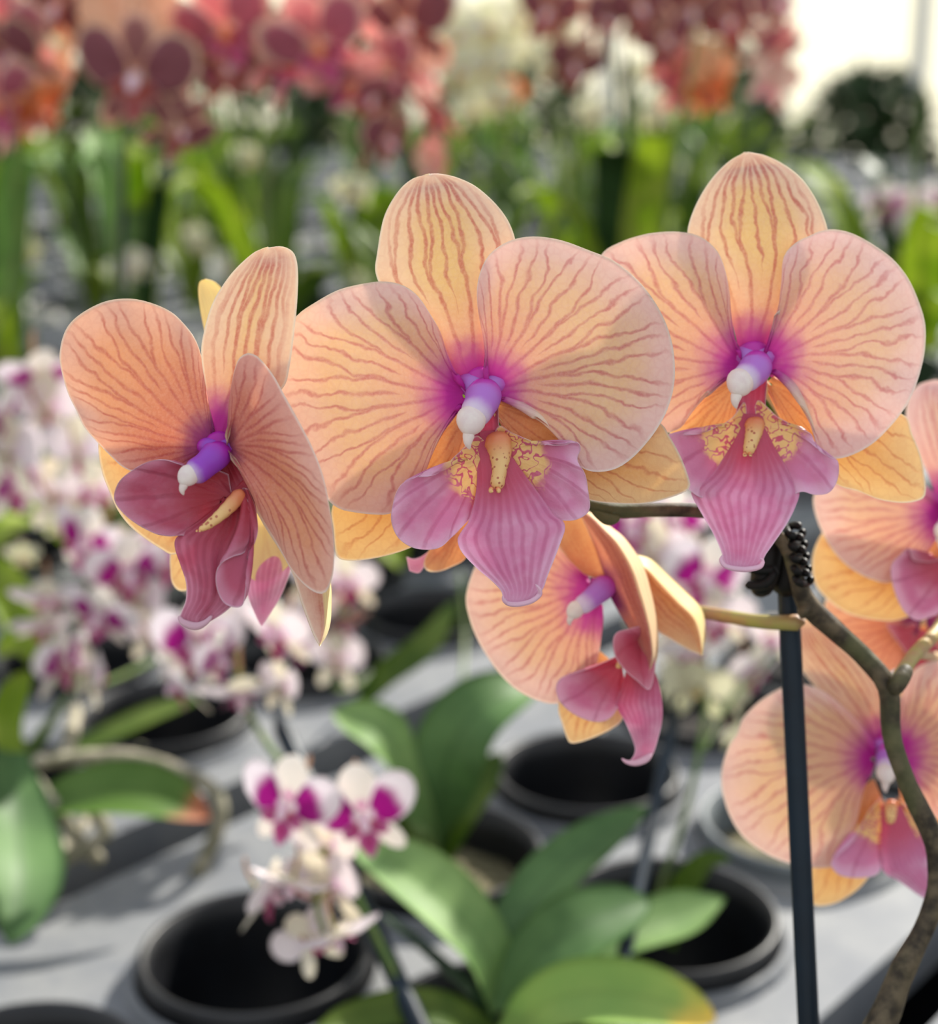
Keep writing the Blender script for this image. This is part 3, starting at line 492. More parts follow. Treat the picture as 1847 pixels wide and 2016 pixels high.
# ---- flower glimpsed between stem and right edge
M = MF(.455); C6 = P(1815, 1215, .457)
f = flower([(1812, 1290, .412, 9), (1850, 1290, .45, 9), (1850, 1260, .47, 10), (1818, 1222, .460, 12)], C6, 'rosy flower glimpsed in the gap right of the stem')
part('petal', f, fan(M, (1810, 1215, 6), [(1795, 1180, 0), (1730, 1150, -2), (1660, 1150, 4), (1625, 1185, 8), (1632, 1225, 8), (1655, 1268, 6), (1690, 1305, 2), (1735, 1326, -2), (1775, 1310, -4), (1800, 1270, -2), (1812, 1240, 2)], C6, N=12, cup=10), M_PETSH)
part('sepal', f, strip(M, [(1800, 1230, 10), (1775, 1290, 16), (1760, 1340, 22), (1770, 1370, 26)], [(1830, 1235, 10), (1840, 1290, 16), (1820, 1350, 22), (1772, 1372, 26)], C6, N=7), M_SEPL)
part('petal', f, fan(M, (1822, 1215, 4), [(1830, 1180, 0), (1900, 1150, 0), (1960, 1200, 4), (1950, 1290, 4), (1890, 1330, 0), (1840, 1290, 0)], C6, N=10, cup=10), M_PETSH)
LC = P(1815, 1250, .455)
part('lip', f, join(fan(M, (1815, 1245, 0), [(1800, 1225, -6), (1775, 1235, -16), (1748, 1228, -24), (1755, 1245, -24), (1772, 1268, -24), (1790, 1289, -22), (1805, 1275, -14)], LC, N=6),
    strip(M, [(1805, 1240, -2), (1795, 1280, -14), (1800, 1320, -24), (1825, 1340, -30)], [(1830, 1240, -2), (1850, 1280, -14), (1850, 1320, -24), (1828, 1340, -30)], LC, N=7, cup=6)), M_LIPN)

# ---- lower right flower behind the stem
M = MF(.435); C7 = P(1742, 1490, .437)
f = flower([(1762, 1462, .395, 9), (1768, 1474, .43, 9), (1760, 1488, .455, 10), (1746, 1494, .442, 14)], C7, 'peach flower low behind the stem and green stake at the right edge')
part('sepal', f, strip(M, [(1712, 1480, 8), (1680, 1430, 14), (1620, 1370, 22), (1572, 1310, 28), (1556, 1262, 32), (1568, 1228, 36), (1585, 1218, 38)], [(1748, 1470, 8), (1752, 1420, 12), (1738, 1360, 18), (1705, 1300, 24), (1650, 1245, 32), (1610, 1220, 36), (1588, 1217, 38)], C7, N=4, cup=12), M_SEP)
part('petal', f, fan(M, (1724, 1495, 0), [(1722, 1460, -4), (1700, 1430, -6), (1660, 1390, -8), (1620, 1360, -6), (1583, 1347, -4), (1545, 1352, 0), (1510, 1370, 2), (1482, 1392, 4), (1460, 1418, 6), (1450, 1446, 8), (1438, 1462, 9), (1424, 1500, 10), (1420, 1543, 11), (1433, 1597, 10), (1460, 1644, 8), (1503, 1678, 4), (1551, 1699, 0), (1593, 1708, -4), (1641, 1706, -6), (1670, 1680, -8), (1688, 1615, -6), (1700, 1550, -3), (1712, 1520, 0)], C7, N=14, cup=12, roll=8, ruff=3), M_PET)
part('petal', f, fan(M, (1760, 1490, 0), [(1760, 1455, -4), (1775, 1370, -10), (1800, 1320, -10), (1850, 1300, -6), (1920, 1320, 0), (1980, 1390, 8), (1990, 1480, 10), (1950, 1560, 8), (1880, 1610, 0), (1820, 1600, -4), (1785, 1550, -2)], C7, N=14, cup=12, roll=8), M_PET)
part('sepal', f, fan(M, (1720, 1530, 14), [(1690, 1560, 18), (1630, 1640, 26), (1593, 1708, 30), (1590, 1750, 32), (1596, 1776, 34), (1615, 1784, 34), (1655, 1774, 32), (1700, 1740, 28), (1735, 1680, 24), (1740, 1580, 18)], C7, N=8, bend=.4), M_SEPL)
part('sepal', f, fan(M, (1770, 1530, 14), [(1800, 1550, 18), (1880, 1620, 26), (1930, 1700, 34), (1900, 1730, 36), (1830, 1690, 28), (1775, 1600, 20)], C7, N=8, bend=.4), M_SEPL)
LC = P(1750, 1590, .435)
side_l = lobe(fan(M, (1740, 1600, -2), [(1735, 1570, 0), (1710, 1600, -10), (1685, 1650, -20), (1655, 1680, -28), (1637, 1698, -34), (1645, 1716, -36), (1664, 1726, -36), (1700, 1728, -32), (1730, 1718, -26), (1745, 1680, -14)], LC, N=8, cup=-8))
side_r = lobe(fan(M, (1765, 1600, -2), [(1765, 1570, 0), (1800, 1600, -10), (1850, 1640, -24), (1870, 1680, -34), (1840, 1710, -36), (1795, 1690, -20)], LC, N=8, cup=-8))
mid = strip(M, [(1735, 1585, 0), (1735, 1650, -12), (1738, 1712, -24), (1770, 1735, -32), (1800, 1756, -40), (1825, 1772, -46)], [(1775, 1585, 0), (1800, 1640, -12), (1835, 1700, -24), (1848, 1740, -34), (1845, 1765, -42), (1832, 1774, -46)], LC, N=9, cup=10, lipmid=True)
part('lip', f, join(side_l, side_r, mid), M_LIP)
column(f, M, [(1745, 1462, 4, 22), (1747, 1490, -12, 27), (1746, 1508, -36, 25), (1745, 1522, -56, 22)], (1744, 1527, -64), 24)
callus(f, M, [(1755, 1575, -4, 18), (1754, 1600, -18, 14), (1752, 1622, -28, 10)], horns=False)

# ---- flowers seen from behind, past the front row
M = MF(.378); C8 = P(500, 930, .380)
f = flower([(700, 975, .392, 10), (640, 960, .40, 9), (560, 945, .395, 9), (505, 932, .384, 12)], C8, 'flower almost hidden behind the left flower, pale sepal tip showing')
part('sepal', f, backlit_back(strip(M, [(480, 900, 0), (455, 800, 0), (420, 720, 0), (400, 640, 0), (391, 585, 0), (392, 557, 0), (402, 550, 0)], [(520, 900, 0), (510, 800, 4), (490, 700, 8), (465, 620, 12), (448, 582, 14), (425, 556, 8), (404, 550, 0)], C8, N=3, cup=6)), M_SEPL, 'pale yellow sepal tip, painted as backlit')  # tip coloured cream to paint light coming through from behind
part('petal', f, fan(M, (500, 935, 0), [(490, 910, 0), (430, 870, 0), (370, 880, 4), (345, 960, 8), (338, 1040, 10), (335, 1085, 10), (335, 1120, 10), (340, 1150, 10), (362, 1164, 10), (420, 1140, 6), (470, 1080, 0), (498, 1000, 0)], C8, N=10, cup=6), M_SEPL)
part('sepal', f, backlit_back(fan(M, (510, 940, -4), [(495, 980, -4), (486, 1040, -4), (483, 1100, -4), (490, 1135, -4), (520, 1145, -4), (552, 1128, -2), (575, 1100, 0), (580, 1040, 4), (560, 980, 0)], C8, N=8, bend=.3)), M_SEPL)
part('lip', f, strip(M, [(500, 1020, 10), (484, 1080, 8), (478, 1130, 4), (490, 1180, 2), (508, 1222, 0), (514, 1232, 0)], [(560, 1020, 10), (580, 1070, 8), (573, 1120, 4), (555, 1170, 2), (530, 1212, 0), (516, 1232, 0)], C8, N=8, cup=10), M_LIP)
M = MF(.382); C9 = P(925, 1000, .384)
f = flower([(1010, 985, .392, 10), (985, 985, .398, 9), (955, 992, .394, 9), (930, 998, .387, 11)], C9, 'flower tucked behind the lip of the centre flower')
part('sepal', f, fan(M, (925, 1000, 0), [(895, 1020, 0), (860, 1060, 0), (840, 1092, 0), (834, 1112, 0), (842, 1124, 0), (862, 1126, 0), (890, 1116, 0), (918, 1098, 0), (935, 1050, 0)], C9, N=7, bend=.3), M_SEPL)
part('sepal', f, fan(M, (932, 1000, 0), [(930, 1050, 0), (945, 1090, 0), (975, 1100, 0), (1000, 1080, 0), (990, 1030, 0), (960, 1000, 0)], C9, N=7, bend=.3), M_SEPL)
part('lip', f, join(strip(M, [(860, 1070, 8), (835, 1092, 10), (815, 1100, 10), (800, 1096, 12)], [(870, 1100, 8), (840, 1112, 10), (825, 1128, 10), (806, 1124, 12)], C9, N=5, res=(24, 12)),), M_LIP)

# ---- woody stem, its arching branch, bracts and the leaves at its foot
def stempts(L): return [pt(x, y, d, r) for x, y, d, r in L]
main = stempts([(1735, 2016, .385, 30), (1768, 1935, .386, 25), (1782, 1900, .386, 25), (1812, 1845, .387, 20), (1842, 1770, .388, 20), (1847, 1700, .388, 20), (1834, 1640, .388, 21), (1806, 1585, .388, 20), (1786, 1540, .388, 18), (1765, 1485, .388, 18), (1753, 1430, .388, 19), (1752, 1372, .388, 20), (1738, 1335, .388, 20), (1700, 1292, .388, 19), (1655, 1250, .388, 20), (1612, 1212, .388, 22), (1585, 1180, .387, 20), (1566, 1130, .384, 14), (1548, 1078, .382, 13), (1510, 1036, .380, 13), (1450, 1012, .378, 13), (1380, 1006, .376, 14), (1300, 1004, .374, 14), (1240, 1006, .373, 15), (1205, 1004, .372, 15), (1160, 994, .372, 12), (1080, 975, .374, 10), (960, 985, .380, 9), (820, 990, .384, 8), (700, 975, .386, 8), (560, 930, .372, 7)])
lo = P(1700, 2092, .384); b0_ = np.array([PLX[0], PLX[1], TZ-.004])
main = [list(b0_+(lo-b0_)*t+[0, 0, 0])+[.0055-.0012*t] for t in (0, .3, .6, .85)]+[list(lo)+[.0040]]+main
J = [tube(main, 170, 16, bump=.05)]
for x, y, dx, dy, d, r in ((1782, 1903, 8, -14, .386, 26), (1804, 1583, -6, -12, .388, 24), (1762, 1480, -4, -16, .388, 22), (1752, 1362, 0, -14, .388, 26), (1598, 1205, -16, -8, .387, 27), (1216, 1006, -14, 2, .372, 20)):
    J.append(tube([pt(x, y, d, r*.70), pt(x+dx*.4, y+dy*.4, d, r*.93), pt(x+dx*1.6, y+dy*1.6, d, r*.74)], 16, 16))
J.append(tube([pt(1752, 1364, .386, 18), pt(1772, 1340, .385, 17), pt(1788, 1312, .388, 14)], 14, 14))
J.append(tube([pt(1222, 1018, .371, 6), pt(1200, 1022, .371, 13), pt(1178, 1012, .371, 9), pt(1160, 998, .372, 3)], 16, 12))
part('stem', plant, join(*J), M_STEM, 'grey brown woody stem with ringed nodes')
for a_, l_, w_ in ((-2.3, .17, .06), (-.9, .16, .055), (.6, .12, .055), (2.9, .12, .06), (-1.6, .12, .05)):
    dv = np.array([math.cos(a_), math.sin(a_), 0.]); p0 = PLX+[0, 0, -.002]
    part('leaf', plant, leafmesh([p0, p0+dv*l_*.4+[0, 0, .035], p0+dv*l_*.8+[0, 0, .035], p0+dv*l_+[0, 0, .015]], [.018, w_, w_*.9, w_*.4], (0, 0, 1)), M_LEAF)
# ---- stake and clip
a_ = P(1546, 1030, .397); b_ = P(1592, 2016, .400); dv = (b_-a_)/np.linalg.norm(b_-a_); k_ = (a_[2]-TZ+.02)/-dv[2]
c_ = a_+dv*k_
V, F, a0, b0 = tube([list(a_)+[.0028]]+[list(a_+(c_-a_)*t)+[.0028] for t in (.25, .5, .75)]+[list(c_)+[.0028]], 30, 14)
tag(mk('plant_stake', V, F, M_STAKE), 'thick dark teal plastic stake standing right behind the woody stem', 'stake')
clip = empty('plant_clip', P(1556, 1085, .386), 'black toothed clip tying the woody stem to the thick stake', 'clip')
jaw = [tube([pt(1530, 1058, .388, 14), pt(1512, 1100, .390, 28), pt(1500, 1150, .392, 26), pt(1480, 1165, .394, 14)], 18, 12), tube([pt(1555, 1050, .392, 20), pt(1552, 1110, .394, 34), pt(1546, 1175, .396, 30)], 14, 12)]
part('clip_body', clip, join(*jaw), M_CLIP)
J = []
for i_, yy in enumerate((1045, 1066, 1088, 1110, 1130)):
    cx_ = 1566+4*i_; pts_ = [pt(cx_+15*math.cos(t), yy+11*math.sin(t)+i_*2, .383+.003*math.sin(t*2), 8) for t in np.linspace(0, 5.6, 9)]
    J.append(tube(pts_, 24, 8))
part('clip_teeth', clip, join(*J), M_CLIP)
for s_ in (-1, 1):
    part('clip_handle', clip, tube([pt(1530, 1120, .387, 10), pt(1500+s_*8, 1135+s_*14, .388, 11), pt(1462+s_*4, 1130+s_*22, .390, 9)], 14, 10), M_CLIP)

# ------------------------------------------------------------------ growing trays, holes and pots
E1 = np.array([.66, .7513]); E2 = np.array([-.7513, .66])          # along / across the tray rows
def EN(e, n, z=0.): q = E1*e+E2*n; return np.array([q[0], q[1], TZ+z])
def project(p):
    v = np.asarray(p)-CP; d = v @ FWD; return CX+FPX*(v @ RIGHT)/d, CY-FPX*(v @ UP)/d, d
PITCHX = .132
def rows(k): n0 = .283+.393*k; return ((n0, n0+.157, n0+.092, .05 if k % 2 == 0 else .039), (n0+.157, n0+.352, n0+.222, .023 if k % 2 == 0 else .06))
POTS = []
E0, E9 = -1.0, 7.5
for k in range(-3, 16):
    e0 = max(E0, -.6+.25*max(k, 0)-.3*0); Vs = []; Fs = []; nv = 0
    for (na, nb, nc, ph) in rows(k):
        i0 = int(math.floor((e0-ph)/PITCHX)); i1 = int((min(E9, 3.0+.55*max(k, 0))-ph)/PITCHX)
        for i in range(i0, i1):
            ec = ph+i*PITCHX
            w_ = np.linspace(0, 2*PI, 32, endpoint=False)
            cs, sn = np.cos(w_), np.sin(w_); m_ = 1/np.maximum(np.abs(cs), np.abs(sn))
            sq_e = ec+cs*m_*PITCHX/2; sn_ = sn*m_
            sq_n = np.where(sn_ > 0, nc+sn_*(nb-nc), nc+sn_*(nc-na))
            ring = []
            for (r, z) in ((None, 0), (.0635, 0), (.0615, .006), (.0585, .006), (.0575, 0), (.0575, -.03)):
                if r is None: e_, n_ = sq_e, sq_n
                else: e_, n_ = ec+cs*r, nc+sn*r
                q = e_[:, None]*E1+n_[:, None]*E2; ring.append(np.c_[q, np.full(32, TZ+z)])
            Vs.append(np.vstack(ring))
            Fs += [(nv+a*32+j, nv+a*32+(j+1) % 32, nv+(a+1)*32+(j+1) % 32, nv+(a+1)*32+j) for a in range(5) for j in range(32)]
            nv += 32*6; POTS.append((k, ec, nc))
    na, nb = rows(k)[0][0], rows(k)[1][1]
    ea, eb = ph+i0*PITCHX-.1, ph+i1*PITCHX
    for n_ in (na, nb):
        a = [EN(ea, n_, 0), EN(eb, n_, 0), EN(eb, n_, -.035), EN(ea, n_, -.035)]; Vs.append(np.array(a)); Fs.append((nv, nv+1, nv+2, nv+3)); nv += 4
    o = mk('growing_tray', np.vstack(Vs), Fs, M_TRAY, smooth=False)
    near = {-1: 'grey growing tray at the lower right corner, past the diagonal gap', 0: 'grey growing tray under the leafy plant at the bottom centre', 1: 'grey growing tray beyond the dark diagonal trough on the left'}
    tag(o, near.get(k, 'grey growing tray with round pot holes, farther back on the bench'), 'tray', 'grey growing trays on the bench')
V, F = box(-8, 9, -1.2, 9.5, TZ-.16, TZ-.13); tag(mk('bench', V, F, M_BENCH, smooth=False), 'dark greenhouse bench carrying the grey growing trays', 'bench')
for x in (-6, -2, 2, 6):
    for y in (-1, 4, 9):
        V, F = box(x, x+.08, y, y+.08, 0, TZ-.16); tag(mk('bench_leg', V, F, M_BENCH, bpy.data.objects['bench'], smooth=False))
V, F = box(-16, 16, -4, 16, -.1, 0); tag(mk('floor', V, F, M_FLOOR, smooth=False), kind='structure')
# pot: real pot sunk in its hole, rim standing proud
pv, pf = lathe([(.0555, .004), (.0565, .014), (.055, .016), (.0525, .015), (.0505, .002), (.0485, -.02), (.040, -.088), (.001, -.088), (.001, -.090), (.042, -.090), (.0525, -.005), (.0545, .004), (.0555, .004)], seg=40)
sv, sf = lathe([(.0005, -.008), (.02, -.007), (.036, -.010), (.0487, -.014)], seg=40)
rr = RNG.rand(len(sv))*.004; sv[:, 2] += rr
def mesh_of(name, V, F, mat, va=None, vb=None):
    o = mk(name, V, F, mat, origin=(0, 0, 0), va=va, vb=vb); me = o.data; bpy.data.objects.remove(o); return me
POTME = {c: mesh_of('pot', pv, pf, m) for c, m in (('black', M_POT), ('grey', M_POTG), ('white', M_POTW))}
SOIL = {c: mesh_of('potting_mix', sv, sf, m) for c, m in (('bark', M_BARKD), ('moss', M_MOSS))}
def obj(name, me, parent=None, loc=(0, 0, 0), rot=(0, 0, 0), sc=1.):
    o = bpy.data.objects.new(name, me); COL.objects.link(o); o.parent = parent; o.location = loc; o.rotation_euler = rot
    o.scale = (sc,)*3; return o
def pot(loc, colour, mix, label, group):
    o = obj('plant_pot', POTME[colour], None, loc); tag(o, label, 'pot', group)
    if mix: obj('potting_mix', SOIL[mix], o)
    return o
def near(a, b, e, n, tol=.03): return abs(a-e) < tol and abs(b-n) < tol
SPECIAL = {(.551, .505): ('black', 'moss', 'black pot with brown moss holding the plant left of centre'),
    (.419, .505): ('black', None, 'large empty black pot gaping at the bottom left under the lowest white flowers'),
    (.683, .505): ('black', None, 'empty black pot right of centre, below the hanging peach flower'),
    (.446, .375): ('black', 'moss', 'black pot below the bottom centre leaf rosette'),
    (.578, .375): ('black', None, 'black pot behind the yellow tipped leaf at lower right'),
    (.71, .375): ('grey', 'moss', 'grey pot behind the lower right peach flower'),
    (.287, .505): ('black', None, 'empty black pot cut by the bottom left corner')}
nfar = 0
for (k, e, n) in POTS:
    p = EN(e, n); x, y, d = project(p)
    if p[1] < .42 or d > 4.6 or not (-500 < x < 2350 and y < 2300): continue
    lab = next((v for q, v in SPECIAL.items() if near(e, n, *q)), None)
    if lab: pot(p, lab[0], lab[1], lab[2], None if k < 0 else 'pots in the growing trays'); continue
    r = RNG.rand()
    if d < 1.3:
        if k == 1 and RNG.rand() < .75: pot(p, 'black', None, 'empty black pot in the tray beyond the trough', 'pots in the growing trays')
        else: pot(p, 'black', 'bark', 'black pot of bark set in a grey tray, middle distance', 'pots in the growing trays')
    elif r < .62: pot(p, 'black', 'bark', 'blurred black pot far back in the trays', 'far pots in the growing trays')
    elif r < .80: pot(p, 'white', 'moss', 'blurred pale pot far back in the trays', 'far pots in the growing trays')
# ------------------------------------------------------------------ background flower kinds (local frame: front is -Y)
def LM(k=1e-4): return lambda x, y, z: np.stack(np.broadcast_arrays(np.asarray(x)*k, np.asarray(z)*k, -np.asarray(y)*k), -1)
FV = np.array([0, -1., 0]); L0 = np.zeros(3); MM = LM()
def mir(o): return [(-q[0],)+tuple(q[1:]) for q in o]
def spot_mat(name, edge, heart, back, r=(7, 13), rim=(1.2, 3.4), trans=.4):
    k = NT(name); B = k.attr('vb'); A = k.attr('va')
    f = k.math('MULTIPLY', k.ss(k.math('ADD', B[1], k.math('MULTIPLY', k.noise(150), 5.)), r[0]+2.5, r[1]+2.5, 1., 0.), k.ss(B[0], rim[0], rim[1]))
    c = k.mix(f, lin(edge), lin(heart)); c = k.mix(B[2], c, lin(back)); return k.leafy(c, trans, .5, c)
KM = {}
def kind(name, mp, ms, ml, mc, R=1.0, res=(12, 30)):
    def bd(nm, dat, mt): return (nm, mesh_of(nm, dat[0], dat[1], mt, dat[2], dat[3]))
    pet = [(22, -25, -2), (60, -120, -8), (120, -172, -6), (190, -150, 6), (222, -80, 16), (205, 0, 16), (150, 55, 8), (80, 58, 2), (30, 22, 0)]
    lat = [(35, 15, 16), (100, 70, 24), (140, 150, 34), (132, 205, 40), (95, 205, 40), (45, 150, 30), (12, 60, 18)]
    J = []
    for s in (1, -1):
        q = pet if s == 1 else mir(pet); l = lat if s == 1 else mir(lat)
        J.append(bd('petal', fan(MM, (14*s, -5, 0), q, L0, N=8, res=res, cup=14, roll=14, view=FV, ruff=3), mp))
        J.append(bd('sepal', fan(MM, (12*s, 20, 14), l, L0, N=6, res=res, cup=8, bend=.4, view=FV), ms))
    dl = [(-14, -5, 12), (-55, -70, 16), (-78, -140, 20), (-50, -200, 28), (-6, -222, 36)]
    J.append(bd('sepal', strip(MM, dl, mir(dl)[:-1]+[(4, -222, 36)], L0, N=6, res=(18, 12), cup=18, view=FV), ms))
    sl = [(6, 20, -4), (40, 8, -26), (72, 5, -50), (92, 30, -58), (82, 66, -46), (45, 78, -28), (12, 60, -14)]
    ml_ = [(-14, 18, 0), (-20, 60, -18), (-44, 92, -30), (-30, 130, -46), (-6, 158, -62)]
    jj = join(fan(MM, (2, 40, -4), sl, L0, N=5, res=(10, 20), view=FV), fan(MM, (-2, 40, -4), mir(sl), L0, N=5, res=(10, 20), view=FV), strip(MM, ml_, mir(ml_)[:-1]+[(5, 158, -62)], L0, N=5, res=(18, 10), cup=10, view=FV))
    J.append(bd('lip', jj, ml))
    t_ = tube([(0, .001, .001, .0012), (0, -.003, 0, .0020), (0, -.0065, -.0012, .0022), (0, -.0085, -.0025, .0016)], 12, 10); J.append(bd('column', t_, mc))
    st = tube([(0, .0008, -.0005, .0012), (0, .008, 0, .0011), (0, .016, .006, .0010), (0, .020, .014, .0010)], 14, 7)
    KM[name] = (mesh_of('flower', st[0], st[1], M_PED, st[2], st[3]), J)
M_PINKC = simple('pinkish_white_column', (246, 220, 232), .4, trans=.3)
M_YELC = simple('orange_column', (240, 150, 110), .4, trans=.3)
kind('heart', spot_mat('white_magenta_petal', (255, 250, 252), (172, 24, 140), (246, 238, 244), (13, 18), (1.6, 3.6)), spot_mat('white_sepal', (248, 244, 240), (214, 120, 188), (246, 240, 232), (4, 9)), lip_mat('magenta_lip', (196, 40, 130), (226, 130, 190), (214, 90, 70), (150, 20, 90), mark=False, sc=.4), M_PINKC)
kind('pale', spot_mat('pale_lilac_petal', (255, 250, 252), (206, 100, 186), (246, 238, 240), (4, 9)), spot_mat('ivory_sepal', (250, 246, 236), (222, 160, 200), (244, 238, 222), (3, 7)), lip_mat('deep_magenta_lip', (186, 24, 110), (206, 80, 150), (200, 70, 70), (140, 10, 70), mark=False, sc=.4), M_PINKC)
kind('plum', spot_mat('plum_petal', (246, 206, 176), (136, 78, 88), (240, 196, 166), (30, 34), (.5, 2.8), .14), spot_mat('dusky_rose_sepal', (244, 196, 168), (146, 92, 92), (244, 200, 172), (22, 28), (.5, 4.4), .15), lip_mat('orange_red_lip', (168, 78, 88), (200, 120, 110), (224, 96, 40), (150, 30, 40), mark=False, sc=.5), M_PINKC)  # plum petal edges carry a painted cream highlight for sunlit rims
kind('rose', spot_mat('rose_petal', (250, 206, 188), (178, 96, 116), (246, 208, 188), (20, 26), (.6, 5.), .22), spot_mat('pink_sepal', (248, 196, 190), (220, 138, 144), (250, 206, 196), (14, 22)), lip_mat('pink_magenta_lip', (206, 60, 130), (232, 130, 170), (222, 90, 50), (160, 30, 80), mark=False, sc=.5), M_YELC)
kind('orange', spot_mat('orange_petal', (246, 190, 140), (214, 120, 76), (250, 206, 160), (16, 24), (.6, 4.)), spot_mat('pale_orange_sepal', (248, 200, 150), (226, 136, 90), (250, 214, 170), (14, 22)), lip_mat('rust_lip', (196, 80, 60), (226, 120, 90), (222, 110, 40), (150, 40, 40), mark=False, sc=.5), M_YELC)
kind('cream', spot_mat('cream_petal', (244, 242, 226), (232, 226, 180), (240, 238, 218), (4, 9)), spot_mat('cream_sepal', (242, 242, 220), (226, 226, 170), (238, 236, 210), (3, 7)), lip_mat('yellow_lip', (236, 220, 150), (244, 236, 190), (226, 200, 90), (210, 180, 90), mark=False, sc=.4), M_PINKC)
def bloom(parent, pl, kd, px, py, d, size, yaw, pitch, roll=0.):
    h_ = math.sin(px*12.9898+py*78.233)*43758.5; h_ -= math.floor(h_)
    if kd in ('plum', 'rose', 'orange'): yaw += (h_-.5)*70; pitch += (h_*7 % 1)*40-12; roll += (h_*13 % 1)*50-25; kd = kd if h_ < .75 else {'plum': 'rose', 'rose': 'plum', 'orange': 'rose'}[kd]
    """size = flower width in photo pixels"""
    p = P(px, py, d); sc = size*(1.25 if kd in ('heart', 'pale') else 1.0)*d/FPX/.0444; st, J = KM[kd]
    o = obj('flower', st, parent, p-pl, (math.radians(pitch), math.radians(roll), math.radians(yaw)), sc)
    for nm, me in J: obj(nm, me, o)
    return p
def leaves(parent, L, mat):
    for pts, ws, up in L:
        part('leaf', parent, leafmesh([P(*q) for q in pts], [w*pts[i][2]/FPX for i, w in enumerate(ws)], up), mat if not isinstance(mat, list) else mat.pop(0))
def stemof(parent, pts, mat, r=.0016, name='stem'):
    Q = [P(*q).tolist()+[r] if len(q) == 3 else list(q[:3])+[r] for q in pts]
    part(name, parent, tube(Q, 40, 9), mat)
def W(p, dz=0): return (p[0], p[1], p[2]+dz, None)
M_GST = simple('green_stem', (84, 112, 50), .5, (104, 120, 60), 60, .1)
def newplant(base, label, group=None): 
    return empty('orchid_plant', base, label, 'orchid', group), np.array(base, float)
def stake(px0, py0, d0, foot, label, r=.0022):
    a = P(px0, py0, d0); V, F, _, _ = tube([list(a)+[r], list((a+np.array(foot))/2)+[r], list(foot)+[r]], 24, 10)
    tag(mk('plant_stake', V, F, M_STAKE), label, 'stake', 'dark plant stakes')
# bottom centre plant with the nearest white and magenta spray
b = EN(.446, .375, -.004); pl, B = newplant(b, 'leafy orchid at the bottom centre with a drooping spray of white and magenta flowers')
leaves(pl, [
    ([(985, 1990, .672), (960, 1880, .67), (890, 1790, .675), (800, 1715, .685), (690, 1650, .70)], [50, 110, 150, 140, 60], (.35, -.55, 1)),
    ([(985, 1990, .675), (1010, 1850, .69), (1080, 1740, .71), (1170, 1660, .73), (1275, 1585, .75)], [50, 110, 140, 120, 36], (-.55, -.55, 1)),
    ([(990, 1990, .665), (1050, 1890, .665), (1130, 1830, .67), (1210, 1795, .68), (1280, 1772, .69)], [50, 120, 150, 120, 50], (-.3, -.8, 1)),
    ([(1000, 2050, .65), (1060, 1985, .645), (1150, 1955, .64), (1280, 1965, .635), (1410, 2010, .625)], [60, 110, 140, 130, 60], (-.1, -.7, 1)),
    ([(975, 2050, .66), (880, 1990, .65), (780, 1985, .645), (690, 2005, .64), (620, 2030, .63)], [50, 70, 75, 60, 30], (.1, -.9, 1)),
    ([(980, 2020, .67), (930, 1955, .675), (850, 1880, .69), (755, 1800, .71)], [20, 34, 30, 14], (.5, -.5, 1)),  # narrow dark strip standing in for a leaf's shadow
    ([(1010, 2000, .67), (1120, 1900, .69), (1220, 1850, .70), (1330, 1805, .715), (1428, 1768, .725)], [40, 80, 90, 112, 30], (-.4, -.7, 1))],
    [M_LEAFP, M_LEAF, M_LEAF, M_LEAFY, M_LEAFM, M_LEAFD, M_LEAFP])
stemof(pl, [W(b), (880, 2060, .66), (800, 1960, .655), (700, 1760, .64), (650, 1640, .635), (590, 1545, .66), (530, 1470, .70), (490, 1400, .74), (470, 1320, .76), (440, 1240, .775)], M_GST)
stemof(pl, [(650, 1650, .635), (625, 1720, .62), (625, 1790, .60), (640, 1840, .60)], M_GST, .0012, 'side_stem')
for a in (('heart', 566, 1586, .60, 170, -18, 2, 8), ('heart', 716, 1606, .605, 178, 6, 6, -10), ('pale', 642, 1665, .63, 120, 160, 0), ('pale', 648, 1745, .615, 150, 150, -10, 20), ('pale', 530, 1760, .61, 130, 70, 20), ('pale', 575, 1740, .60, 130, -10, 60, 10), ('pale', 662, 1842, .595, 140, 25, 62, -10), ('pale', 606, 1850, .61, 110, 200, 10, 30)):
    bloom(pl, B, *a)
for a in (('heart', 385, 1270, .765, 150, 10, 5, 10), ('pale', 440, 1230, .78, 110, 40, 10), ('pale', 350, 1345, .76, 125, -60, 30), ('pale', 475, 1365, .74, 150, 15, 58), ('pale', 545, 1245, .77, 130, -30, 20), ('pale', 555, 1350, .74, 90, 140, 0), ('heart', 430, 1300, .76, 110, 60, 10)):
    bloom(pl, B, *a)
a_, b_ = P(540, 1400, .76), P(822, 2016, .640); d_ = b_-a_; stake(540, 1400, .76, tuple(a_+d_*((TZ-.02-a_[2])/d_[2])), 'dark stake slanting down between the lower white flowers and the pale leaf', .0046)
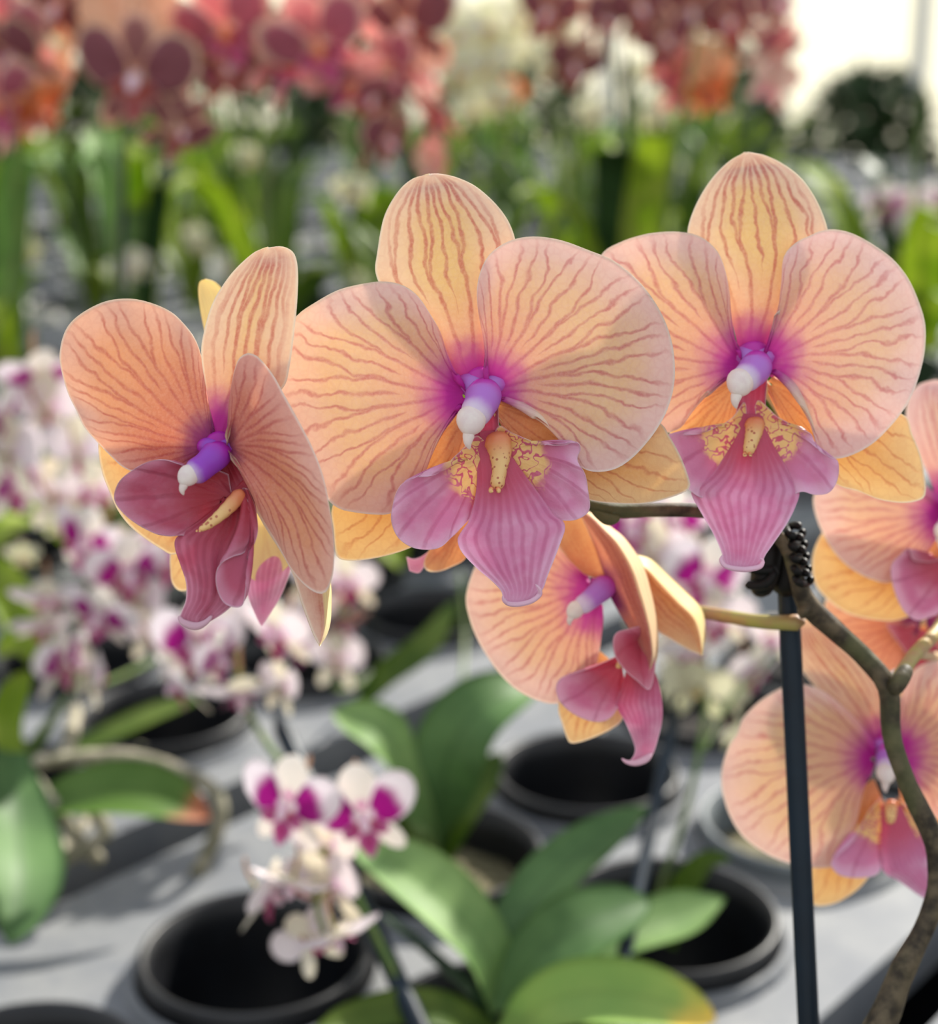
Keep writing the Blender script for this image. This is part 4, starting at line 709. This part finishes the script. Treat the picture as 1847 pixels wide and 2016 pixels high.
# right hand spray behind the stem
b = EN(.578, .375, -.004); pl, B = newplant(b, 'white and purple orchid behind the hanging peach flower, right of centre')
stemof(pl, [W(b), (1290, 1790, .76), (1350, 1600, .765), (1385, 1430, .78), (1390, 1330, .80), (1370, 1220, .82), (1310, 1080, .83), (1250, 1010, .83)], M_GST)
stemof(pl, [(1385, 1480, .775), (1430, 1390, .80), (1490, 1330, .82), (1530, 1280, .83)], M_GST, .0012, 'side_stem')
leaves(pl, [([tuple(project(b)[:2])+(.775,), (1340, 1760, .76), (1390, 1700, .75), (1440, 1690, .74)], [40, 60, 50, 20], (0, -.7, 1))], M_LEAFM)
for a in (('heart', 1240, 1045, .80, 130, 20, 5), ('heart', 1330, 1025, .82, 120, -15, 10), ('pale', 1290, 1095, .80, 130, 150, 5), ('heart', 1385, 1140, .79, 150, 15, 10, 20), ('pale', 1290, 1175, .81, 120, 40, 20), ('pale', 1405, 1215, .80, 140, -20, 30), ('pale', 1330, 1240, .80, 120, 120, 20), ('pale', 1360, 1285, .79, 120, 10, 50), ('cream', 1375, 1350, .79, 150, 160, -20), ('cream', 1330, 1335, .80, 110, 100, 10), ('pale', 1455, 1215, .83, 90, 60, 0), ('pale', 1485, 1320, .83, 100, 30, 20), ('pale', 1520, 1260, .84, 80, -30, 10), ('cream', 1440, 1370, .82, 80, 150, 10), ('pale', 1210, 1120, .84, 90, 170, 10), ('cream', 1450, 1450, .84, 70, 30, 20)):
    bloom(pl, B, *a)
def foot(a, b): a, b = P(*a), P(*b); d_ = b-a; return tuple(a+d_*((TZ-.02-a[2])/d_[2]))
stake(1335, 1380, .80, foot((1335, 1380, .80), (1200, 2016, .645)), 'dark stake slanting down through the leaves right of centre', .0034)
# plant left of centre with broad leaves
b = EN(.551, .505, -.004); pl, B = newplant(b, 'low orchid of broad dark leaves left of the empty black pot')
leaves(pl, [([(870, 1700, .83), (868, 1600, .81), (880, 1500, .80), (920, 1420, .80), (985, 1370, .81), (1060, 1345, .83)], [40, 110, 150, 150, 120, 50], (.2, -.5, 1)),
    ([(860, 1700, .82), (830, 1610, .80), (800, 1520, .79), (750, 1440, .785), (655, 1400, .79)], [30, 60, 60, 110, 60], (.3, -.7, 1)),
    ([(870, 1700, .83), (900, 1620, .82), (950, 1540, .83), (985, 1480, .84)], [40, 70, 70, 30], (-.2, -.7, 1)),
    ([(850, 1700, .83), (800, 1650, .82), (750, 1580, .81), (700, 1530, .81)], [30, 40, 40, 20], (.2, -.7, 1))], [M_LEAF, M_LEAFP, M_LEAFM, M_LEAFM])
stemof(pl, [W(b), (835, 1650, .80), (815, 1620, .80), (800, 1590, .80)], M_GST, .004, 'root')
stemof(pl, [W(b), (880, 1560, .86), (905, 1400, .93), (915, 1250, 1.0), (905, 1120, 1.02)], M_GST)
# left plants
b = EN(.551, .768, -.004)
pl, B = newplant(b, 'orchid at the left edge with a bronze edged leaf and pale aerial roots')
leaves(pl, [([(60, 1590, .80), (150, 1565, .80), (240, 1555, .80), (330, 1570, .80), (415, 1612, .80)], [40, 105, 130, 110, 30], (0, -.6, 1))], M_LEAFR)
leaves(pl, [([(20, 1480, .80), (30, 1600, .77), (40, 1720, .73), (20, 1860, .70)], [60, 150, 170, 60], (.6, -.7, .6)), ([(40, 1520, .81), (15, 1440, .82), (25, 1370, .83), (60, 1320, .84)], [40, 60, 60, 20], (.2, -1, .3)), ([(90, 1500, .90), (200, 1450, .92), (300, 1405, .94), (400, 1370, .96)], [20, 46, 46, 20], (0, -.7, 1)), ([(40, 1520, .82), (90, 1440, .84), (130, 1370, .86)], [14, 20, 10], (0, -1, .3))], [M_LEAF, M_LEAFB, M_LEAFM, M_LEAFM])
for q in ([(50, 1520, .81), (110, 1590, .80), (150, 1650, .80), (200, 1700, .81)], [(60, 1500, .81), (250, 1490, .84), (400, 1540, .84), (435, 1600, .83), (405, 1690, .83), (375, 1735, .84)], [(90, 1700, .80), (150, 1680, .80), (205, 1640, .80), (180, 1590, .81)], [(130, 1500, .83), (140, 1440, .86), (150, 1390, .88)], [(50, 1540, .81), (80, 1620, .80), (60, 1740, .80), W(b)]):
    stemof(pl, q, M_ROOT, .0042, 'root')
stemof(pl, [W(b), (60, 1500, .86), (110, 1400, .86), (160, 1330, .86), (150, 1200, .87)], M_GST)
stemof(pl, [(150, 1200, .87), (190, 1120, .88), (260, 1060, .89), (200, 960, .88), (110, 860, .88), (60, 760, .88)], M_GST)
for a in (('heart', 75, 745, .84, 140, 30, 50), ('heart', 5, 830, .82, 120, 80, 20), ('pale', 20, 890, .82, 140, 160, 0), ('pale', 95, 800, .84, 130, 170, 0), ('pale', 155, 885, .83, 110, 180, 20), ('heart', 30, 960, .84, 110, 50, 10), ('pale', 110, 970, .86, 120, 170, 0), ('pale', 185, 965, .85, 130, 20, 40), ('heart', 170, 1070, .84, 140, -20, 15, 20)):
    bloom(pl, B, *a)
b = EN(.699, .898, -.004); pl, B = newplant(b, 'orchid with short stacks of white and magenta flowers left of the front left flower')
stemof(pl, [W(b), (180, 1350, .90), (170, 1250, .88), (230, 1150, .89), (320, 1090, .90)], M_GST)
for a in (('pale', 95, 1180, .84, 120, 10, 50), ('heart', 195, 1215, .83, 135, -10, 30, 20), ('pale', 85, 1235, .85, 110, 30, 50), ('heart', 125, 1305, .84, 120, 60, 10), ('pale', 180, 1320, .84, 110, 130, 0), ('heart', 250, 1130, .84, 140, 30, 20), ('pale', 280, 1180, .85, 110, 150, 0), ('pale', 225, 1090, .86, 110, 40, 30), ('heart', 330, 1100, .86, 130, -40, 10), ('pale', 300, 1240, .88, 100, 170, 0), ('cream', 120, 1030, .95, 90, 20, 30), ('cream', 45, 1095, .95, 70, 10, 30)):
    bloom(pl, B, *a)
leaves(pl, [([(150, 1350, .93), (60, 1250, .93), (10, 1150, .95), (-40, 1100, .97)], [30, 70, 80, 40], (.2, -.8, .6)), ([(150, 1350, .93), (90, 1300, .92), (40, 1260, .92), (-10, 1290, .92)], [30, 50, 60, 30], (0, -.8, .8))], [M_LEAFB, M_LEAFB])
stake(120, 1240, .88, tuple(b+[-.01, .01, 0]), 'dark stake behind the short flower stacks at the left')
b = EN(.83, .768, -.004); pl, B = newplant(b, 'orchid with a small white and pink spray between the left and centre front flowers')
stemof(pl, [W(b), (670, 1360, .99), (680, 1250, .98), (670, 1150, .98), (620, 1090, .99)], M_GST)
for a in (('pale', 685, 1145, .92, 110, -20, 20), ('rose', 680, 1235, .92, 110, 20, 20), ('pale', 665, 1295, .92, 100, 160, 0), ('pale', 620, 1130, .94, 100, 150, 10), ('pale', 610, 1210, .93, 110, 30, 30), ('heart', 590, 1270, .93, 90, 60, 20), ('pale', 470, 1180, .95, 90, 30, 40)):
    bloom(pl, B, *a)
leaves(pl, [([(700, 1400, 1.02), (760, 1330, 1.0), (840, 1270, 1.0), (900, 1180, 1.02)], [30, 60, 60, 20], (-.2, -.8, .8))], M_LEAFM)
# ------------------------------------------------------------------ the row of plum, rose and orange orchids
def redplant(x, y, label, blooms, stem, grp='plum and rose orchids of the back row'):
    b = np.array([x, y, TZ-.004]); pl, B = newplant(b, label, grp)
    stemof(pl, [W(b)]+stem, M_GST, .0022)
    for a in blooms: bloom(pl, B, *a)
    for i in range(5):
        an = i*1.3+x*7; dv = np.array([math.cos(an), math.sin(an), 0]); L = .13+.03*math.sin(i*3)
        part('leaf', pl, leafmesh([b, b+dv*L*.45+[0, 0, .07], b+dv*L*.9+[0, 0, .09], b+dv*L*1.2+[0, 0, .06]], [.02, .05, .055, .02], (0, 0, 1), n=16, m=5), M_LEAFM if i % 2 else M_LEAFB)
redplant(-.30, 1.22, 'plum orchid in the back row, above the front left flower', [('plum', 268, 150, 1.10, 250, 8, 10), ('rose', 255, 45, 1.13, 200, 170, -10), ('plum', 355, 255, 1.14, 150, 60, 20, 20), ('plum', 395, 110, 1.15, 170, 30, 10)], [(225, 560, 1.18), (232, 400, 1.16), (245, 260, 1.14), (280, 190, 1.13), (360, 130, 1.17)])
redplant(-.14, 1.24, 'plum orchid with pink hearts in the back row, left of the centre flower', [('rose', 445, 55, 1.12, 220, 15, 15), ('plum', 450, 120, 1.15, 190, -10, 40), ('rose', 625, 85, 1.10, 230, -8, 12), ('plum', 560, 120, 1.14, 180, 40, 10), ('plum', 690, 165, 1.15, 170, 20, 30), ('rose', 660, 10, 1.14, 190, 10, 0)], [(520, 500, 1.22), (540, 300, 1.2), (560, 160, 1.18), (620, 60, 1.17)])
redplant(-.06, 1.38, 'dusky orchid in the back row directly above the centre flower', [('plum', 800, 50, 1.22, 210, 10, 10), ('rose', 770, 130, 1.22, 150, -30, 20), ('plum', 735, 190, 1.24, 140, 20, 30), ('rose', 850, 225, 1.26, 130, -30, 20), ('plum', 760, 275, 1.26, 140, 40, 10), ('rose', 855, 315, 1.28, 110, 160, 0), ('plum', 820, 130, 1.26, 140, 150, 0)], [(790, 560, 1.4), (800, 350, 1.35), (790, 200, 1.3), (800, 80, 1.28)])
redplant(-.50, 1.30, 'rose and orange orchid cut by the top left corner', [('rose', -5, 60, 1.2, 210, 20, 10), ('plum', 25, 110, 1.2, 180, -20, 20), ('rose', -10, 200, 1.2, 190, 10, 20), ('orange', 80, 215, 1.22, 140, 30, 30), ('rose', 15, 250, 1.22, 110, 160, 0), ('plum', 110, 10, 1.2, 190, 5, 30), ('orange', 160, 50, 1.24, 170, 160, 0), ('orange', 75, 150, 1.25, 130, 150, 10)], [(20, 560, 1.35), (30, 350, 1.3), (60, 180, 1.27), (90, 60, 1.25)])
redplant(.16, 1.70, 'dull red orchid at the top, right of the centre flower', [('plum', 1130, 130, 1.55, 130, 20, 20), ('plum', 1080, 25, 1.55, 140, -10, 10), ('plum', 1190, 40, 1.55, 130, 30, 20), ('plum', 1260, 15, 1.55, 140, 0, 20), ('plum', 1310, 75, 1.6, 130, 40, 20), ('rose', 1190, 10, 1.6, 120, 160, 0)], [(1215, 420, 1.7), (1215, 250, 1.66), (1205, 120, 1.62), (1190, 40, 1.6)])
redplant(.34, 1.75, 'dull red and orange orchid at the top, above the right flower', [('plum', 1360, 20, 1.6, 150, 10, 20), ('plum', 1440, 40, 1.6, 150, -10, 30), ('rose', 1530, 10, 1.6, 150, 20, 10), ('orange', 1525, 100, 1.58, 130, 10, 20), ('orange', 1520, 155, 1.58, 110, 170, 0), ('rose', 1330, 130, 1.62, 120, 40, 20), ('orange', 1400, 130, 1.6, 110, 150, 0), ('orange', 1395, 185, 1.6, 100, 20, 30), ('plum', 1340, 180, 1.65, 100, -30, 10)], [(1500, 500, 1.75), (1470, 300, 1.7), (1440, 150, 1.66), (1420, 40, 1.65)])
stake(245, 200, 1.17, (-.30, 1.23, TZ-.02), 'dark stake under the plum orchid at the top left', .003)
stake(1232, 90, 1.62, (.19, 1.72, TZ-.02), 'dark stake under the dull red orchid at the top', .004)
stake(795, 200, 1.32, (-.045, 1.38, TZ-.02), 'dark stake below the dusky orchid above the centre flower', .0035)
b = np.array([.0, 2.05, TZ-.004]); pl, B = newplant(b, 'cream white orchid at the top centre, beyond the dusky orchids')
stemof(pl, [W(b), (930, 500, 2.0), (935, 300, 1.98), (950, 60, 1.95)], M_GST, .0025)
for a in (('cream', 900, 70, 1.9, 110, 10, 10), ('cream', 960, 50, 1.92, 110, -10, 10), ('cream', 905, 140, 1.9, 110, 20, 20), ('cream', 955, 130, 1.94, 110, -20, 10), ('cream', 975, 195, 1.95, 90, 10, 20), ('cream', 1000, 100, 1.96, 90, 160, 0), ('cream', 930, 215, 1.96, 80, 30, 10), ('cream', 1020, 30, 1.96, 90, 10, 10), ('orange', 1010, 180, 1.97, 60, 10, 10)): bloom(pl, B, *a)
b = np.array([.53, 1.75, TZ-.004]); pl, B = newplant(b, 'pale lilac orchid at the right edge, beyond the right flower')
stemof(pl, [W(b), (1830, 700, 1.7), (1810, 550, 1.66), (1790, 420, 1.64)], M_GST, .0022)
for a in (('heart', 1745, 405, 1.6, 80, 10, 10), ('pale', 1790, 415, 1.62, 70, 150, 10), ('heart', 1815, 455, 1.6, 90, 10, 20), ('pale', 1835, 500, 1.6, 80, 150, 10), ('heart', 1835, 400, 1.62, 70, 20, 10)): bloom(pl, B, *a)
# ------------------------------------------------------------------ massed foliage plants farther back
FOL = []
for v in range(6):
    R_ = np.random.RandomState(40+v); L = []
    for i in range(9):
        an = R_.rand()*6.28; dv = np.array([math.cos(an), math.sin(an), 0]); h = .12+.20*R_.rand(); o_ = .02+.09*R_.rand()
        w_ = .020+.022*R_.rand(); b_ = dv*.006
        dat = leafmesh([b_, b_+dv*o_*.3+[0, 0, h*.5], b_+dv*o_+[0, 0, h*.9], b_+dv*(o_*1.7)+[0, 0, h*(1.0-.15*R_.rand())]], [w_*.4, w_, w_, w_*.4], dv*-1+[0, 0, .25], n=14, m=5)
        mt = [M_LEAFB, M_LEAFM, M_LEAFD, M_LEAFP, M_LEAFM, M_LEAFB][R_.randint(6)]
        L.append(mesh_of('leaf', dat[0], dat[1], mt, dat[2], dat[3]))
    for i in range(2):
        a_ = R_.rand()*6; q = tube([(0, 0, 0, .003), (.02*math.cos(a_), .02*math.sin(a_), .16, .0026), (.05*math.cos(a_), .05*math.sin(a_), .34+.06*i, .002)], 14, 7)
        L.append(mesh_of('flower_spike', q[0], q[1], M_GST, q[2], q[3]))
    FOL.append(L)
R_ = np.random.RandomState(5)
for y in (1.62, 1.95, 2.3, 2.7, 3.2, 3.8, 4.6, 5.6):
    half = .34*y; nx = int(2*half/(.13+.012*y))
    for i in range(nx):
        x = -half+(i+.5)*2*half/nx+R_.uniform(-.012, .012); yy = y+R_.uniform(-.08, .08)
        px = CX+FPX*x/(yy*.96)
        if px > 1540 and y > 2.0: continue
        if y < 1.8 and (px < 700) and R_.rand() < .75: continue
        if px < 700 and R_.rand() < .35: continue
        v = R_.randint(6)
        pl = empty('orchid_plant', (x, yy, TZ), 'out of focus orchid plant of upright green leaves in the rows farther back', 'orchid', 'leafy plants in the far rows')
        pl.rotation_euler[2] = R_.rand()*6.28; s = R_.uniform(.85, 1.25); pl.scale = (s, s, s)
        for me in FOL[v]: obj(me.name.split('.')[0], me, pl)
for (px, py, d, kd, sz) in ((482, 312, 2.0, 'cream', 50), (690, 380, 1.9, 'cream', 60), (250, 528, 1.7, 'cream', 66), (210, 60, 2.2, 'cream', 60), (1247, 145, 2.0, 'cream', 40), (1300, 215, 2.1, 'cream', 56), (1165, 215, 2.1, 'cream', 50), (1205, 320, 2.1, 'cream', 44), (1400, 90, 2.3, 'cream', 60), (100, 95, 2.2, 'cream', 70), (320, 20, 2.4, 'cream', 60), (1060, 110, 2.3, 'cream', 60), (1100, 60, 2.3, 'cream', 50), (20, 420, 2.0, 'cream', 60), (40, 480, 1.9, 'cream', 60), (470, 520, 2.2, 'cream', 60), (540, 470, 2.4, 'cream', 50), (400, 470, 2.4, 'cream', 50), (700, 560, 2., 'cream', 50)):
    p = P(px, py, d); pl = empty('orchid_plant', (p[0], p[1]+.03, TZ), 'far orchid plant topped by pale cream blooms, out of focus', 'orchid', 'far plants with pale blooms')
    q = tube([(p[0], p[1]+.03, TZ, .002), (p[0], p[1]+.03, (TZ+p[2])/2, .002), (p[0], p[1]+.02, p[2]+.012, .0015)], 10, 6); part('flower_spike', pl, q, M_GST)
    for j in range(3):
        bloom(pl, np.array(pl.location), kd, px+R_.uniform(-20, 20), py+R_.uniform(-14, 26), d, sz, R_.uniform(-40, 40), R_.uniform(0, 30))
# ------------------------------------------------------------------ dark shrubs, white frame and hazy glazing at the end of the house
def shrub(x, y, r, h, seed):
    R_ = np.random.RandomState(seed); n = 900; V = []; F = []
    u = R_.randn(n, 3); u /= np.linalg.norm(u, axis=1)[:, None]; u *= (R_.rand(n, 1)**.25)
    c = u*[r, r*.7, h/2]+[x, y, h/2+.05]
    for i in range(n):
        a = R_.randn(3); a /= np.linalg.norm(a); b = np.cross(a, R_.randn(3)); b /= np.linalg.norm(b); s = .10
        V += [c[i]-a*s, c[i]+b*s*.4, c[i]+a*s, c[i]-b*s*.4]; F.append((4*i, 4*i+1, 4*i+2, 4*i+3))
    pl = empty('shrub', (x, y, 0), 'dark green shrub beyond the far end of the bench', 'shrub', 'dark shrubs at the far end')
    mk('foliage', V, F, M_HEDGE, pl, smooth=False)
    q = tube([(x, y, 0, .04), (x, y, h*.4, .03), (x+.05, y, h*.7, .02)], 10, 8); mk('trunk', q[0], q[1], M_STEM, pl)
for i, (x, r, h) in enumerate(((-3.6, .62, 1.6), (-2.3, .62, 1.5), (-1.0, .62, 1.7), (.3, .62, 1.5), (1.6, .60, 1.5), (2.75, .5, 1.3), (3.8, .5, 1.40), (5.0, .6, 1.7))): shrub(x, 10.6+.2*(i % 2), r, h, 100+i)
V, F = box(-12, 12, 14.0, 14.03, 0, 5); tag(mk('wall_back', V, F, M_GLAZE, smooth=False), kind='structure')
for i, x in enumerate(np.arange(-11, 12, 1.35)):
    V, F = box(x, x+.14, 13.8, 13.94, 0, 5); tag(mk('trim_%d' % (i+1), V, F, M_WPOST, smooth=False), kind='structure')

# ------------------------------------------------------------------ light
w = bpy.data.worlds.new('World'); SC.world = w; w.use_nodes = True; t = w.node_tree; t.nodes.clear()
o_ = t.nodes.new('ShaderNodeOutputWorld'); b_ = t.nodes.new('ShaderNodeBackground')
tc = t.nodes.new('ShaderNodeTexCoord'); sx = t.nodes.new('ShaderNodeSeparateXYZ'); t.links.new(tc.outputs['Generated'], sx.inputs[0])
mr = t.nodes.new('ShaderNodeMapRange'); mr.inputs[1].default_value = -.1; mr.inputs[2].default_value = .7; t.links.new(sx.outputs[2], mr.inputs[0])
mx = t.nodes.new('ShaderNodeMix'); mx.data_type = 'RGBA'; mx.inputs[6].default_value = (1.0, .97, .88, 1); mx.inputs[7].default_value = (.80, .88, 1.0, 1)
t.links.new(mr.outputs[0], mx.inputs[0]); t.links.new(mx.outputs[2], b_.inputs[0]); b_.inputs[1].default_value = .9; t.links.new(b_.outputs[0], o_.inputs[0])
sun = bpy.data.lights.new('sun', 'SUN'); so = bpy.data.objects.new('sun', sun); COL.objects.link(so); sun.energy = 8.0; sun.angle = math.radians(1.6); sun.color = (1, .95, .86)
import mathutils
sd = mathutils.Vector((.50, .66, .56)); so.rotation_euler = sd.to_track_quat('Z', 'Y').to_euler(); so.location = (3, 4, 6)
SC.view_settings.view_transform = 'Standard'; SC.view_settings.look = 'None'; SC.view_settings.gamma = 1; SC.view_settings.use_curve_mapping = False
SC.view_settings.exposure = 0.12
c_ = SC.cycles; c_.max_bounces = 8; c_.diffuse_bounces = 5; c_.glossy_bounces = 3; c_.transmission_bounces = 6; c_.transparent_max_bounces = 8
c_.sample_clamp_indirect = 6; c_.caustics_reflective = False; c_.caustics_refractive = False
